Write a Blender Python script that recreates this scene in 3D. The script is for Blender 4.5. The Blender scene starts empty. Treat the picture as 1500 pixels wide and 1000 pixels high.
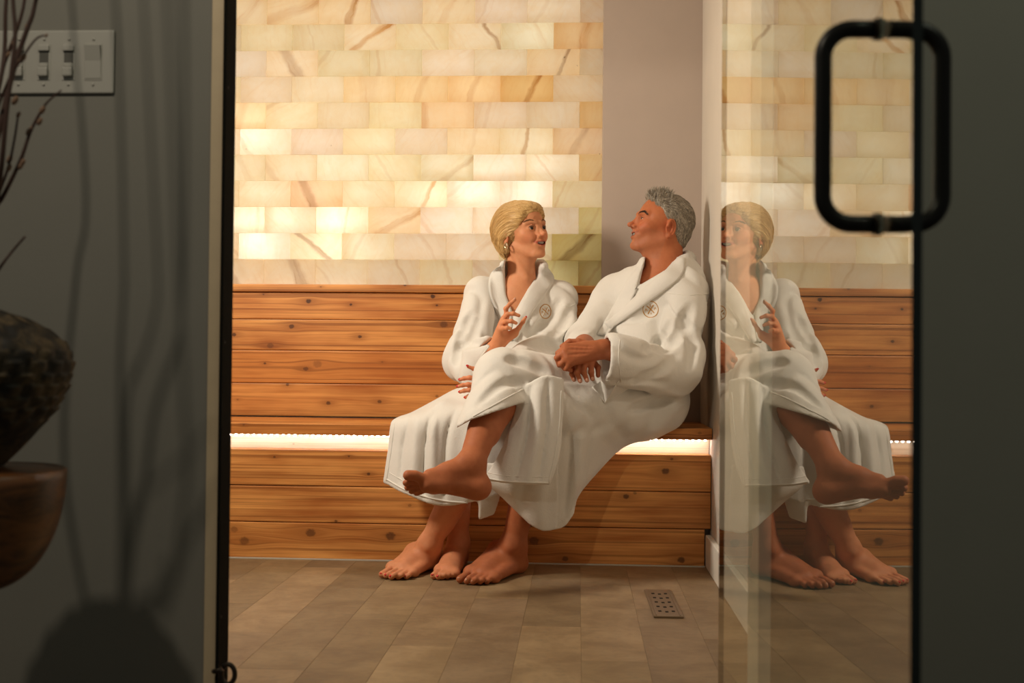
import bpy, bmesh, math, random
import numpy as np
from mathutils import Vector, Matrix
from mathutils.bvhtree import BVHTree

random.seed(7)
S = bpy.context.scene
COL = S.collection

# ------------------------------------------------------------------ camera
F_PX, CAM_H = 1700.0, 0.687
YAW, PITCH, ROLL = math.atan(97.5 / F_PX), math.atan(28.5 / F_PX), 0.0092
RC = Matrix.Rotation(YAW, 3, 'Z') @ Matrix.Rotation(math.pi / 2 + PITCH, 3, 'X') @ Matrix.Rotation(ROLL, 3, 'Z')
CAM = Vector((0, 0, CAM_H))
cd = bpy.data.cameras.new('camera')
cd.sensor_width = 36.0
cd.lens = 36.0 * F_PX / 1500.0
cd.clip_start = 0.05
cd.dof.use_dof = True
cd.dof.focus_distance = 3.9
cd.dof.aperture_fstop = 4.6
cam = bpy.data.objects.new('camera', cd)
COL.objects.link(cam)
M4 = RC.to_4x4()
M4.translation = CAM
cam.matrix_world = M4
S.camera = cam

# ------------------------------------------------------------------ world, exposure, lights
w = bpy.data.worlds.new('World')
w.use_nodes = True
w.node_tree.nodes['Background'].inputs[0].default_value = (0.57, 0.56, 0.50, 1)
w.node_tree.nodes['Background'].inputs[1].default_value = 0.13
S.world = w
S.view_settings.view_transform = 'Standard'
S.view_settings.look = 'None'
S.view_settings.gamma = 1.0
S.view_settings.use_curve_mapping = False
S.view_settings.exposure = 0.0
S.cycles.max_bounces = 10
S.cycles.transparent_max_bounces = 16
S.cycles.caustics_reflective = False
S.cycles.caustics_refractive = False


def area(name, loc, target, sx, sy, power, color, spread=None):
    l = bpy.data.lights.new(name, 'AREA')
    l.shape = 'RECTANGLE'
    l.size, l.size_y = sx, sy
    l.energy = power
    l.color = color
    if spread:
        l.spread = spread
    o = bpy.data.objects.new(name, l)
    COL.objects.link(o)
    o.location = loc
    d = Vector(target) - Vector(loc)
    o.rotation_euler = d.to_track_quat('-Z', 'Y').to_euler()
    return o


def point(name, loc, power, color, r=0.02):
    l = bpy.data.lights.new(name, 'POINT')
    l.energy = power
    l.color = color
    l.shadow_soft_size = r
    o = bpy.data.objects.new(name, l)
    COL.objects.link(o)
    o.location = loc
    return o


area('room_lamp', (-1.5, 3.0, 1.66), (0.0, 4.0, 0.85), 0.28, 0.40, 29.0, (1.0, 0.875, 0.71))
area('room_fill', (-0.35, 3.2, 2.33), (-0.2, 3.5, 0.0), 0.9, 0.6, 2.0, (1.0, 0.80, 0.58))  # added overhead fill standing in for warm bounce light
point('hall_lamp', (-0.99, 0.80, 2.28), 44.0, (1.0, 0.88, 0.70), 0.032)
point('hall_fill_far', (1.15, 0.85, 2.3), 13.0, (0.92, 1.0, 0.78), 0.05)  # added light to brighten the hall wall right of the door
area('salt_backlight', (-0.85, 4.66, 1.72), (-0.85, 4.0, 1.72), 1.75, 1.5, 5.6, (1.0, 0.97, 0.87))


# ------------------------------------------------------------------ projection helpers
def ray(px, py):
    return RC @ Vector(((px - 750) / F_PX, -(py - 500) / F_PX, -1.0))


def P(px, py, Y):
    d = ray(px, py)
    return CAM + d * (Y / d.y)


def PX(px, py, X):
    d = ray(px, py)
    return CAM + d * (X / d.x)


# ------------------------------------------------------------------ node expression helper
class G:
    """tiny expression builder over shader nodes"""
    def __init__(s, name):
        s.m = bpy.data.materials.new(name)
        s.m.use_nodes = True
        s.t = s.m.node_tree
        s.t.nodes.clear()
        s.out = s.t.nodes.new('ShaderNodeOutputMaterial')

    def n(s, typ, ins=None, **kw):
        nd = s.t.nodes.new(typ)
        for k, v in kw.items():
            setattr(nd, k, v)
        for k, v in (ins or {}).items():
            s.put(nd.inputs[k], v)
        return nd

    def put(s, sock, v):
        if isinstance(v, X):
            v = v.s
        if isinstance(v, bpy.types.NodeSocket):
            s.t.links.new(v, sock)
        elif v is not None:
            if isinstance(v, (tuple, list)) and len(v) == 3 and sock.type == 'RGBA':
                v = (*v, 1)
            sock.default_value = v

    def x(s, sock):
        return X(s, sock)

    def math(s, op, a, b=None, c=None, clamp=False):
        nd = s.n('ShaderNodeMath', operation=op, use_clamp=clamp)
        s.put(nd.inputs[0], a)
        if b is not None:
            s.put(nd.inputs[1], b)
        if c is not None:
            s.put(nd.inputs[2], c)
        return X(s, nd.outputs[0])

    def step(s, v, lo, hi):
        nd = s.n('ShaderNodeMapRange', interpolation_type='SMOOTHSTEP')
        s.put(nd.inputs[0], v)
        s.put(nd.inputs[1], lo)
        s.put(nd.inputs[2], hi)
        return X(s, nd.outputs[0])

    def coord(s, kind='Object'):
        nd = s.n('ShaderNodeTexCoord')
        return X(s, nd.outputs[kind])

    def xyz(s, v):
        nd = s.n('ShaderNodeSeparateXYZ')
        s.put(nd.inputs[0], v)
        return [X(s, o) for o in nd.outputs]

    def vec(s, a, b, c):
        nd = s.n('ShaderNodeCombineXYZ')
        for i, v in enumerate((a, b, c)):
            s.put(nd.inputs[i], v)
        return X(s, nd.outputs[0])

    def noise(s, v, scale, detail=3.0, rough=0.55, dist=0.0):
        nd = s.n('ShaderNodeTexNoise')
        s.put(nd.inputs['Vector'], v)
        nd.inputs['Scale'].default_value = scale
        nd.inputs['Detail'].default_value = detail
        nd.inputs['Roughness'].default_value = rough
        nd.inputs['Distortion'].default_value = dist
        return X(s, nd.outputs[0])

    def mix(s, f, a, b, blend='MIX'):
        nd = s.n('ShaderNodeMix', data_type='RGBA', blend_type=blend)
        s.put(nd.inputs[0], f)
        s.put(nd.inputs[6], a)
        s.put(nd.inputs[7], b)
        return X(s, nd.outputs[2])

    def ramp(s, f, stops):
        nd = s.n('ShaderNodeValToRGB')
        s.put(nd.inputs[0], f)
        cr = nd.color_ramp
        while len(cr.elements) < len(stops):
            cr.elements.new(0.5)
        for e, (p, c) in zip(cr.elements, stops):
            e.position = p
            e.color = (*c, 1)
        return X(s, nd.outputs[0])

    def bump(s, h, strength=0.3, dist=0.002):
        nd = s.n('ShaderNodeBump')
        nd.inputs['Strength'].default_value = strength
        nd.inputs['Distance'].default_value = dist
        s.put(nd.inputs['Height'], h)
        return X(s, nd.outputs[0])

    def bsdf(s, color, rough=0.5, normal=None, spec=0.5, metal=0.0, **kw):
        nd = s.n('ShaderNodeBsdfPrincipled')
        s.put(nd.inputs['Base Color'], color)
        s.put(nd.inputs['Roughness'], rough)
        nd.inputs['Specular IOR Level'].default_value = spec
        nd.inputs['Metallic'].default_value = metal
        if normal is not None:
            s.put(nd.inputs['Normal'], normal)
        for k, v in kw.items():
            s.put(nd.inputs[k.replace('_', ' ')], v)
        return nd.outputs[0]

    def done(s, shader):
        s.t.links.new(shader if not isinstance(shader, X) else shader.s, s.out.inputs[0])
        return s.m


class X:
    def __init__(s, g, sock):
        s.g, s.s = g, sock

    def __add__(s, o): return s.g.math('ADD', s, o)
    def __radd__(s, o): return s.g.math('ADD', o, s)
    def __sub__(s, o): return s.g.math('SUBTRACT', s, o)
    def __rsub__(s, o): return s.g.math('SUBTRACT', o, s)
    def __mul__(s, o): return s.g.math('MULTIPLY', s, o)
    def __rmul__(s, o): return s.g.math('MULTIPLY', o, s)
    def __truediv__(s, o): return s.g.math('DIVIDE', s, o)


# ------------------------------------------------------------------ object helpers
def setp(o, label=None, cat=None, group=None, kind=None):
    if label: o['label'] = label
    if cat: o['category'] = cat
    if group: o['group'] = group
    if kind: o['kind'] = kind
    return o


def link(name, me, mat=None, parent=None, loc=None):
    o = bpy.data.objects.new(name, me)
    COL.objects.link(o)
    if mat is not None:
        me.materials.append(mat)
    if loc is not None:
        o.location = loc
    if parent is not None:
        o.parent = parent
        o.matrix_parent_inverse = Matrix.Translation(-Vector(parent.location))
    return o


def empty(name, loc):
    o = bpy.data.objects.new(name, None)
    o.empty_display_size = 0.05
    COL.objects.link(o)
    o.location = loc
    return o


def bm_obj(name, bm, mat=None, parent=None, loc=None, smooth=False):
    me = bpy.data.meshes.new(name)
    bm.normal_update()
    bm.to_mesh(me)
    bm.free()
    if smooth:
        me.polygons.foreach_set('use_smooth', [True] * len(me.polygons))
    return link(name, me, mat, parent, loc)


def box_bm(lo, hi, bevel=0.0, bm=None, seg=2):
    bm2 = bmesh.new()
    lo, hi = Vector(lo), Vector(hi)
    r = bmesh.ops.create_cube(bm2, size=1.0)
    for v in bm2.verts:
        v.co = Vector(((lo[i] + hi[i]) / 2 + v.co[i] * (hi[i] - lo[i]) for i in range(3)))
    if bevel:
        bmesh.ops.bevel(bm2, geom=bm2.edges[:], offset=bevel, segments=seg, affect='EDGES', profile=0.6)
    if bm is None:
        return bm2
    me = bpy.data.meshes.new('tmp')
    bm2.to_mesh(me)
    bm2.free()
    bm.from_mesh(me)
    bpy.data.meshes.remove(me)
    return bm


def box(name, lo, hi, mat, parent=None, bevel=0.0, seg=2):
    """box mesh with its origin at its own low corner"""
    lo, hi = Vector(lo), Vector(hi)
    return bm_obj(name, box_bm((0, 0, 0), hi - lo, bevel, seg=seg), mat, parent, lo)


def frames(pts):
    pts = [Vector(p) for p in pts]
    T = []
    for i in range(len(pts)):
        a, b = pts[max(i - 1, 0)], pts[min(i + 1, len(pts) - 1)]
        t = (b - a)
        T.append(t.normalized() if t.length > 1e-9 else Vector((0, 0, 1)))
    n = T[0].orthogonal().normalized()
    out = []
    for t in T:
        n = (n - t * n.dot(t))
        n = n.normalized() if n.length > 1e-6 else t.orthogonal().normalized()
        out.append((t, n, t.cross(n)))
    return pts, out


def tube_bm(pts, r, sides=10, bm=None, closed=False, flat=1.0):
    bm = bm or bmesh.new()
    pts, fr = frames(pts)
    rs = r if isinstance(r, (list, tuple)) else [r] * len(pts)
    if closed:
        N = len(pts)
        fr = []
        n = None
        for i in range(N):
            t = (pts[(i + 1) % N] - pts[i - 1]).normalized()
            n = t.orthogonal().normalized() if n is None else (n - t * n.dot(t)).normalized()
            fr.append((t, n, t.cross(n)))
    rings = []
    for p, (t, n, b), q in zip(pts, fr, rs):
        rings.append([bm.verts.new(p + n * (q * math.cos(2 * math.pi * k / sides)) + b * (q * flat * math.sin(2 * math.pi * k / sides))) for k in range(sides)])
    m = len(rings)
    for i in range(m if closed else m - 1):
        A, B = rings[i], rings[(i + 1) % m]
        for k in range(sides):
            bm.faces.new((A[k], A[(k + 1) % sides], B[(k + 1) % sides], B[k]))
    if not closed:
        bm.faces.new(rings[0][::-1])
        bm.faces.new(rings[-1])
    return bm


def spline(pts, n):
    """Catmull-Rom through pts (any dimension), n samples"""
    pts = np.array([tuple(p) for p in pts], float)
    m = len(pts)
    if m == 2:
        u = np.linspace(0, 1, n)[:, None]
        return pts[0] * (1 - u) + pts[1] * u
    e = np.vstack([2 * pts[0] - pts[1], pts, 2 * pts[-1] - pts[-2]])
    u = np.linspace(0, m - 1, n)
    i = np.minimum(u.astype(int), m - 2)
    t = (u - i)[:, None]
    p0, p1, p2, p3 = e[i], e[i + 1], e[i + 2], e[i + 3]
    return 0.5 * (2 * p1 + (p2 - p0) * t + (2 * p0 - 5 * p1 + 4 * p2 - p3) * t * t + (3 * p1 - p0 - 3 * p2 + p3) * t ** 3)


def lathe_bm(profile, sides=48, bm=None, disp=None):
    bm = bm or bmesh.new()
    rings = []
    for r, z in profile:
        if r < 1e-6:
            rings.append([bm.verts.new((0, 0, z))])
        else:
            ring = []
            for k in range(sides):
                a = 2 * math.pi * k / sides
                rr = r + (disp(a, z) if disp else 0)
                ring.append(bm.verts.new((rr * math.cos(a), rr * math.sin(a), z)))
            rings.append(ring)
    for A, B in zip(rings, rings[1:]):
        for k in range(sides):
            a, b = A[k % len(A)], A[(k + 1) % len(A)]
            c, d = B[(k + 1) % len(B)], B[k % len(B)]
            vs = []
            for v in (a, b, c, d):
                if v not in vs:
                    vs.append(v)
            if len(vs) > 2:
                bm.faces.new(vs)
    return bm


# ------------------------------------------------------------------ materials
def plain(name, color, rough=0.6, spec=0.4, metal=0.0, var=0.12, scale=20.0, bump=0.15, bscale=200.0, **kw):
    g = G(name)
    c = g.coord()
    v = g.noise(c, scale, 4)
    col = g.mix(v, tuple(x * (1 - var) for x in color), tuple(min(1, x * (1 + var)) for x in color))
    nm = g.bump(g.noise(c, bscale, 2), bump, 0.001) if bump else None
    return g.done(g.bsdf(col, rough, nm, spec, metal, **kw))


def paint_wall(name, color):
    g = G(name)
    c = g.coord()
    v = g.noise(c, 6.0, 5)
    col = g.mix(v, tuple(x * .94 for x in color), tuple(x * 1.05 for x in color))
    h = g.noise(c, 420.0, 2) + g.noise(c, 110.0, 2) * 0.6
    return g.done(g.bsdf(col, 0.85, g.bump(h, 0.25, 0.0012), 0.25))


def wood(name, dark, light, knots=(), seed=0.0, grain=1.0):
    """cedar board; object coordinates: x along the board, z across; knots = (x, z, radius, strength)"""
    g = G(name)
    c = g.coord()
    x, y, z = g.xyz(c)
    zz = z
    km = None
    ring = None
    for kx, kz, kr, ks in knots:
        dx, dz = x - kx, z - kz
        dd = (dx * dx) * (1.0 / (kr * 5.0) ** 2) + (dz * dz) * (1.0 / (kr * 2.3) ** 2)
        e = g.math('POWER', 2.718, dd * -1.0)
        sg = dz / (g.math('ABSOLUTE', dz) + kr * 0.5)
        zz = zz - sg * e * (kr * 1.3)
        wob = (g.noise(c, 120.0, 2) - 0.5) * 0.7
        d2 = g.math('SQRT', (dx * dx) * (1.0 / (kr * 1.25) ** 2) + (dz * dz) * (1.0 / kr ** 2)) + wob
        m = (1.0 - g.step(d2, 0.62, 1.15)) * ks
        km = m if km is None else g.math('MAXIMUM', km, m)
        halo = e * (0.60 * ks)
        ring = halo if ring is None else g.math('MAXIMUM', ring, halo)
    v1 = g.vec(x * 0.9 + seed, y, zz * 26.0)
    n1 = g.noise(v1, 1.6, 4, 0.6, 0.6)
    v2 = g.vec(x * 2.5 + seed * 3, y, zz * 210.0)
    n2 = g.noise(v2, 1.0, 3, 0.6)
    v3 = g.vec(x * 1.3 - seed, y, zz * 5.0)
    n3 = g.noise(v3, 2.0, 3, 0.5)
    ln = g.noise(g.vec(x * 0.5 + seed * 7, y, zz * 75.0), 1.0, 2, 0.5, 0.3)
    lines = g.step(ln, 0.52, 0.64) * 0.6
    f = n1 * 0.55 + n2 * 0.25 * grain + n3 * 0.55 - 0.12
    col = g.mix(g.step(f, 0.28, 0.82), light, dark)
    col = g.mix(lines, col, tuple(d * 0.55 for d in dark))
    if ring is not None:
        col = g.mix(ring, col, tuple(d * 0.62 for d in dark))
    if km is not None:
        col = g.mix(km, col, g.mix(g.noise(c, 160.0, 2), (0.035, 0.014, 0.006), (0.17, 0.06, 0.02)))
    h = n2 * 0.6 + n1
    return g.done(g.bsdf(col, 0.48, g.bump(h, 0.18, 0.0012), 0.35))


def salt():
    """backlit himalayan salt: light from behind passes through the brick"""
    g = G('salt_brick')
    c = g.coord()
    oi = g.n('ShaderNodeObjectInfo')
    rnd = g.x(oi.outputs['Random'])
    tint = g.x(oi.outputs['Color'])
    at = lambda nm: g.x(g.n('ShaderNodeAttribute', attribute_type='OBJECT', attribute_name=nm).outputs['Fac'])
    x, y, z = g.xyz(c)
    q = g.vec(x + rnd * 40.0, y + rnd * 13.0, z + rnd * 17.0)
    n = g.noise(q, 9.0, 5, 0.6, 0.8)
    n2 = g.noise(q, 28.0, 4, 0.6, 1.2)
    cloud = g.step(n * 0.7 + n2 * 0.3, 0.36, 0.68)
    col = g.mix(cloud, (0.98, 0.94, 0.82), (0.95, 0.86, 0.68))
    # chalky / rusty veins that lean across the brick
    ca, sa = at('vein_cos'), at('vein_sin')
    u = (x - 0.10) * ca + (z - 0.05) * sa - at('vein_offset') + (g.noise(q, 14.0, 3) - 0.5) * 0.035
    vw = at('vein_width')
    vein = (1.0 - g.step(g.math('ABSOLUTE', u), vw * 0.25, vw)) * at('vein')
    fine = g.step(g.noise(g.vec(u * 45.0, x * 3.0, z * 3.0), 1.5, 4, 0.65), 0.5, 0.72)
    col = g.mix(fine * 0.16, col, (0.80, 0.55, 0.28))
    vcol = g.mix(at('vein_dark'), (0.72, 0.40, 0.13), (0.25, 0.15, 0.10))
    col = g.mix(vein * (0.55 + fine * 0.45), col, vcol)
    spots = g.n('ShaderNodeTexVoronoi', feature='F1')
    g.put(spots.inputs['Vector'], q)
    spots.inputs['Scale'].default_value = 22.0
    sp = (1.0 - g.step(g.x(spots.outputs['Distance']), 0.05, 0.12)) * g.step(n2, 0.55, 0.65) * at('speck')
    col = g.mix(sp, col, (0.16, 0.09, 0.05))
    col = g.mix(1.0, col, tint, 'MULTIPLY')
    nm = g.bump(n2, 0.25, 0.004)
    tr = g.n('ShaderNodeBsdfTranslucent')
    g.put(tr.inputs['Color'], col)
    pb = g.bsdf(col, 0.45, nm, 0.4)
    mx = g.n('ShaderNodeMixShader')
    mx.inputs[0].default_value = 0.30
    g.t.links.new(tr.outputs[0], mx.inputs[1])
    g.t.links.new(pb, mx.inputs[2])
    return g.done(mx.outputs[0])


def clear_mat():
    g = G('clear_back')
    t = g.n('ShaderNodeBsdfTransparent')
    return g.done(t.outputs[0])


def emit(name, color, strength):
    g = G(name)
    e = g.n('ShaderNodeEmission')
    e.inputs[0].default_value = (*color, 1)
    e.inputs[1].default_value = strength
    return g.done(e.outputs[0])


def glass_mat(ior=1.5, coat=0.27):
    """clear sheet glass with a faintly mirrored coating on one face"""
    g = G('door_glass')
    geo = g.n('ShaderNodeNewGeometry')
    fr = g.n('ShaderNodeFresnel')
    back = g.x(geo.outputs['Backfacing'])
    g.put(fr.inputs['IOR'], back * (1.0 / ior - ior) + ior)
    f = g.x(fr.outputs[0]) * (1 - coat) + coat
    tr = g.n('ShaderNodeBsdfTransparent')
    tr.inputs[0].default_value = (0.95, 0.98, 0.94, 1)
    gl = g.n('ShaderNodeBsdfGlossy')
    gl.inputs['Roughness'].default_value = 0.0
    gl.inputs['Color'].default_value = (1, 0.98, 0.93, 1)
    mx = g.n('ShaderNodeMixShader')
    g.put(mx.inputs[0], f)
    g.t.links.new(tr.outputs[0], mx.inputs[1])
    g.t.links.new(gl.outputs[0], mx.inputs[2])
    return g.done(mx.outputs[0])


def tint_mat():
    g = G('glass_plain_face')
    t = g.n('ShaderNodeBsdfTransparent')
    t.inputs[0].default_value = (0.95, 0.98, 0.94, 1)
    return g.done(t.outputs[0])


def floor_mat():
    g = G('floor_plank')
    c = g.coord()
    oi = g.n('ShaderNodeObjectInfo')
    rnd = g.x(oi.outputs['Random'])
    x, y, z = g.xyz(c)
    q = g.vec(x + rnd * 30.0, y + rnd * 50.0, z)
    n = g.noise(q, 7.0, 6, 0.65, 0.4)
    n2 = g.noise(g.vec((x + rnd) * 3.0, (y + rnd * 9.0) * 12.0, z), 5.0, 4, 0.6)
    f = n * 0.82 + n2 * 0.18
    col = g.mix(g.step(f, 0.3, 0.72), (0.20, 0.132, 0.070), (0.33, 0.235, 0.135))
    col = g.mix(g.step(g.noise(q, 60.0, 3), 0.52, 0.7) * 0.25, col, (0.15, 0.12, 0.085))
    tint = g.x(oi.outputs['Color'])
    col = g.mix(1.0, col, tint, 'MULTIPLY')
    return g.done(g.bsdf(col, 0.5, g.bump(f, 0.2, 0.002), 0.35))


M_hall = paint_wall('hall_paint', (0.225, 0.215, 0.185))
M_mauve = paint_wall('mauve_paint', (0.50, 0.41, 0.35))
M_white = paint_wall('white_paint', (0.66, 0.60, 0.52))
M_ceil = paint_wall('ceiling_paint', (0.55, 0.5, 0.44))
M_cream = plain('cream_trim_paint', (0.60, 0.47, 0.30), 0.6)
M_base = plain('baseboard_paint', (0.78, 0.74, 0.66), 0.45, bump=0.05)
M_black = plain('black_metal', (0.012, 0.011, 0.009), 0.38, 0.5, 0.6, bscale=400)
M_seal = plain('black_seal', (0.010, 0.009, 0.007), 0.9, 0.08, 0.0, bump=0)
M_bronze = plain('bronze_metal', (0.035, 0.026, 0.018), 0.42, 0.5, 0.7)
M_salt = salt()
M_clear = clear_mat()
M_glass = glass_mat()
M_gback = tint_mat()
M_gedge = plain('glass_edge', (0.006, 0.012, 0.010), 0.3, 0.5, bump=0)
M_floor = floor_mat()

# ------------------------------------------------------------------ the setting
Y_BRICK, Y_COLUMN, Y_BACK, Y_LOW, Y_REC, Y_SEAT = 4.44, 4.335, 4.36, 3.953, 4.02, 3.925
X_RIGHT, X_LEFT, Y_DOOR0, Y_DOOR1 = 0.452, -1.75, 2.07, 2.19
H_CEIL = 2.4


def struct(o, label=None):
    o['kind'] = 'structure'
    if label: o['label'] = label
    return o


# floor with separate planks
fl = struct(box('floor', (X_LEFT - .1, -0.6, -0.1), (2.2, 4.8, -0.006), plain('floor_bed', (0.12, 0.10, 0.08), 0.8)),
            'brown stone-look plank floor of the salt room')
pw, pl = 0.1525, 0.915
x0 = P(850, 990, 2.6).x
x0 = 0.0 + (P(850, 829, Y_LOW)).x
meshes = {}
rr = random.Random(11)
for i in range(-11, 5):
    xa, xb = x0 + i * pw, x0 + (i + 1) * pw
    xb = min(xb, X_RIGHT)
    if xb - xa < 0.02:
        continue
    y = Y_DOOR0 - 0.3 - ((i * 0.37) % 1.0) * pl
    while y < Y_LOW:
        ya, yb = max(y, Y_DOOR0 - 0.25), min(y + pl, Y_LOW + .02)
        y += pl
        if yb - ya < 0.03:
            continue
        key = (round(xb - xa, 4), round(yb - ya, 4))
        if key not in meshes:
            bm = box_bm((0.00015, 0.00015, 0), (key[0] - .00015, key[1] - .00015, 0.006), 0.0005, seg=1)
            me = bpy.data.meshes.new('floor_plank')
            bm.to_mesh(me); bm.free()
            me.materials.append(M_floor)
            meshes[key] = me
        o = link('floor_plank', meshes[key], None, fl, (xa, ya, -0.006))
        t = rr.choice([0.78, 0.87, 0.94, 1.0, 1.06, 1.12])
        o.color = (t, t * rr.uniform(0.97, 1.0), t * rr.uniform(0.9, 0.98), 1)

struct(box('ceiling', (X_LEFT - .1, Y_DOOR0, H_CEIL), (X_RIGHT + .1, 4.8, H_CEIL + .08), M_ceil))
struct(box('wall_right', (X_RIGHT, Y_DOOR0 + .1, -0.006), (X_RIGHT + .1, 4.8, H_CEIL), M_white), 'off-white side wall the man leans against')
struct(box('wall_left', (X_LEFT - .1, Y_DOOR0 + .1, -0.006), (X_LEFT, 4.8, H_CEIL), M_mauve))
struct(box('baseboard_right', (X_RIGHT - .02, Y_DOOR1, 0.0), (X_RIGHT, Y_LOW - .002, 0.108), M_base, bevel=0.004), 'white baseboard along the off-white side wall')
xc = P(883, 200, Y_COLUMN).x
struct(box('column', (xc, Y_COLUMN, 0.38), (X_RIGHT, 4.8, H_CEIL), M_mauve), 'plain mauve painted wall strip beside the glowing salt bricks')

# hall wall with its doorway
YCH = 2.12
XJL = P(342, 400, YCH).x
XJR = P(1112, 500, Y_DOOR0).x
XW = P(306.5, 400, Y_DOOR0).x
XWR = P(1131, 500, Y_DOOR0).x
hw = struct(box('wall_front', (-2.3, Y_DOOR0, -0.1), (XW, Y_DOOR1, 2.6), M_hall), 'dark grey hall wall beside the doorway, carrying the light switches')
struct(box('wall_front_right', (XWR, Y_DOOR0, -0.1), (2.4, Y_DOOR1, 2.6), M_hall), 'dark grey-green hall wall to the right of the glass door')
struct(box('wall_front_header', (XW, Y_DOOR0, 2.1), (XWR, Y_DOOR1, 2.6), M_hall))
struct(box('trim_1', (XW, Y_DOOR0 - .004, 0), (XW + (P(324, 400, Y_DOOR0).x - XW), YCH, 2.1), M_cream, bevel=0.002), 'narrow cream trim strip at the edge of the hall wall')
struct(box('trim_2', (XJR, Y_DOOR0 - .004, 0), (XWR, Y_DOOR1, 2.1), M_base, bevel=0.002), 'pale jamb strip seen through the glass door')
jb = empty('door_channel', (XJL - .012, Y_DOOR0, 0.0))
setp(jb, 'black metal channel running up the left side of the doorway', 'door frame')
jx = P(324, 400, Y_DOOR0).x
bm = box_bm((jx, Y_DOOR0 + .004, 0), (jx + (XJL - jx) * .45, YCH - .002, 2.09), 0.0015)
bm_obj('channel_back', bm, M_seal, jb)
bm = box_bm((jx + (XJL - jx) * .45, Y_DOOR0 - .012, 0), (XJL, YCH, 2.09), 0.002)
bm_obj('channel_lip', bm, M_seal, jb)
for zz in (1.18, 0.716, 0.22):
    bm = bmesh.new()
    bmesh.ops.create_uvsphere(bm, u_segments=10, v_segments=6, radius=0.0035)
    bm_obj('screw', bm, M_bronze, jb, (jx + .005, Y_DOOR0 + .003, zz), True)
hk = empty('door_stop', P(331, 985, Y_DOOR0))
setp(hk, 'small curled bronze door stop at the foot of the black channel', 'door stop')
c0 = P(334, 987, Y_DOOR0 - .02)
pts = [c0 + Vector((0.0165 * math.cos(a) * .75 , 0, 0.0175 * math.sin(a))) for a in np.linspace(2.3, -3.6, 26)]
bm_obj('hook', tube_bm(pts, 0.0045, 10), M_bronze, hk, smooth=True)
bm_obj('hook_arm', tube_bm([pts[-1], pts[-1] + Vector((-.012, .002, -.004)), (XJL - .008, Y_DOOR0 - .011, pts[-1].z - .006)], 0.0045, 10), M_bronze, hk, smooth=True)

# salt brick wall: one open cavity with lamps, each brick its own object
wb = struct(box('wall_back', (X_LEFT, 4.74, 0.0), (xc + .005, 4.8, H_CEIL), M_mauve), 'glowing wall of pale salt bricks above the backrest')
BW, BH, BT = 0.2032, 0.1016, 0.055
ZB0 = 0.972
XB0 = P(350, 300, Y_BRICK).x
def brick_mesh(width):
    bm = box_bm((0.0003, 0, 0.0003), (width - .0003, BT, BH - .0003), 0.0016, seg=1)
    me = bpy.data.meshes.new('salt_brick')
    bm.to_mesh(me); bm.free()
    me.materials.append(M_salt)
    me.materials.append(M_clear)
    for p in me.polygons:
        if p.center.y > BT - 1e-4:
            p.material_index = 1
    return me
bmeshes = {}
# special bricks: pixel inside the brick -> (vein angle deg, offset, width, strength, darkness, tint)
special = [
    (520, 12, 20, .03, .020, 1.0, .35, (1, .93, .8)), (540, 48, 55, .0, .018, 1.0, .1, (1, .97, .9)),
    (440, 12, 70, 0, .03, .5, .2, (1, .93, .8)), (725, 45, -35, .06, .012, .8, .6, (1, .98, .93)), (435, 85, -30, .0, .03, .7, .7, (1, .95, .88)),
    (775, 122, 25, .02, .016, 1.0, .3, (.93, .74, .42)), (820, 85, 25, .04, .012, .7, .8, (1, .93, .8)), (700, 122, 20, 0, .02, .5, .2, (.97, .82, .58)), (640, 122, 20, 0, .02, .4, .2, (1, .9, .7)), (520, 122, 0, 0, .05, .3, .2, (1, .93, .78)),
    (625, 160, 8, .02, .020, 1.0, .55, (1, .92, .78)), (655, 160, -5, -.1, .03, .6, .2, (1, .9, .75)), (770, 200, 12, .0, .011, 1.0, .35, (1, .98, .9)),
    (850, 200, 30, 0, .02, .4, .7, (1, .9, .78)), (455, 278, -15, .015, .026, .9, .75, (.92, .72, .58)), (485, 280, -25, -.03, .024, .9, .6, (.95, .78, .62)),
    (625, 280, 25, .03, .012, .8, .1, (1, .95, .85)), (470, 355, -50, -.005, .013, 1.0, .65, (1, .95, .85)), (600, 318, 60, .02, .02, .6, .2, (1, .93, .82)),
    (380, 400, -30, -.03, .02, .7, .6, (1, .93, .85)), (400, 400, -25, .03, .03, .7, .6, (1, .94, .86)), (870, 360, 45, .0, .028, 1.0, .8, (.82, .78, .45)),
    (850, 390, 30, -.04, .01, .4, .2, (.85, .84, .55)), (850, 310, 30, -.04, .01, .3, .2, (.94, .94, .68)), (820, 395, 10, .0, .01, .3, .2, (.92, .93, .62)),
    (380, 22, 40, .02, .03, .3, .2, (1, .95, .85)), (860, 45, 10, .02, .03, .6, .1, (1, .85, .62)), (690, 15, 30, 0, .02, .3, .1, (1, .95, .85)), (870, 150, 0, 0, .02, .3, .1, (1, .87, .62)),
    (360, 155, 20, 0, .03, .4, .1, (1, .9, .72)), (870, 240, 30, 0, .03, .4, .1, (1, .92, .72)), (695, 200, 10, .0, .01, .2, .2, (1, .95, .85)),
]
sp_at = []
for s_ in special:
    p = P(s_[0], s_[1], Y_BRICK)
    sp_at.append((p.x, p.z, s_))
rb = random.Random(5)
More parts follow.
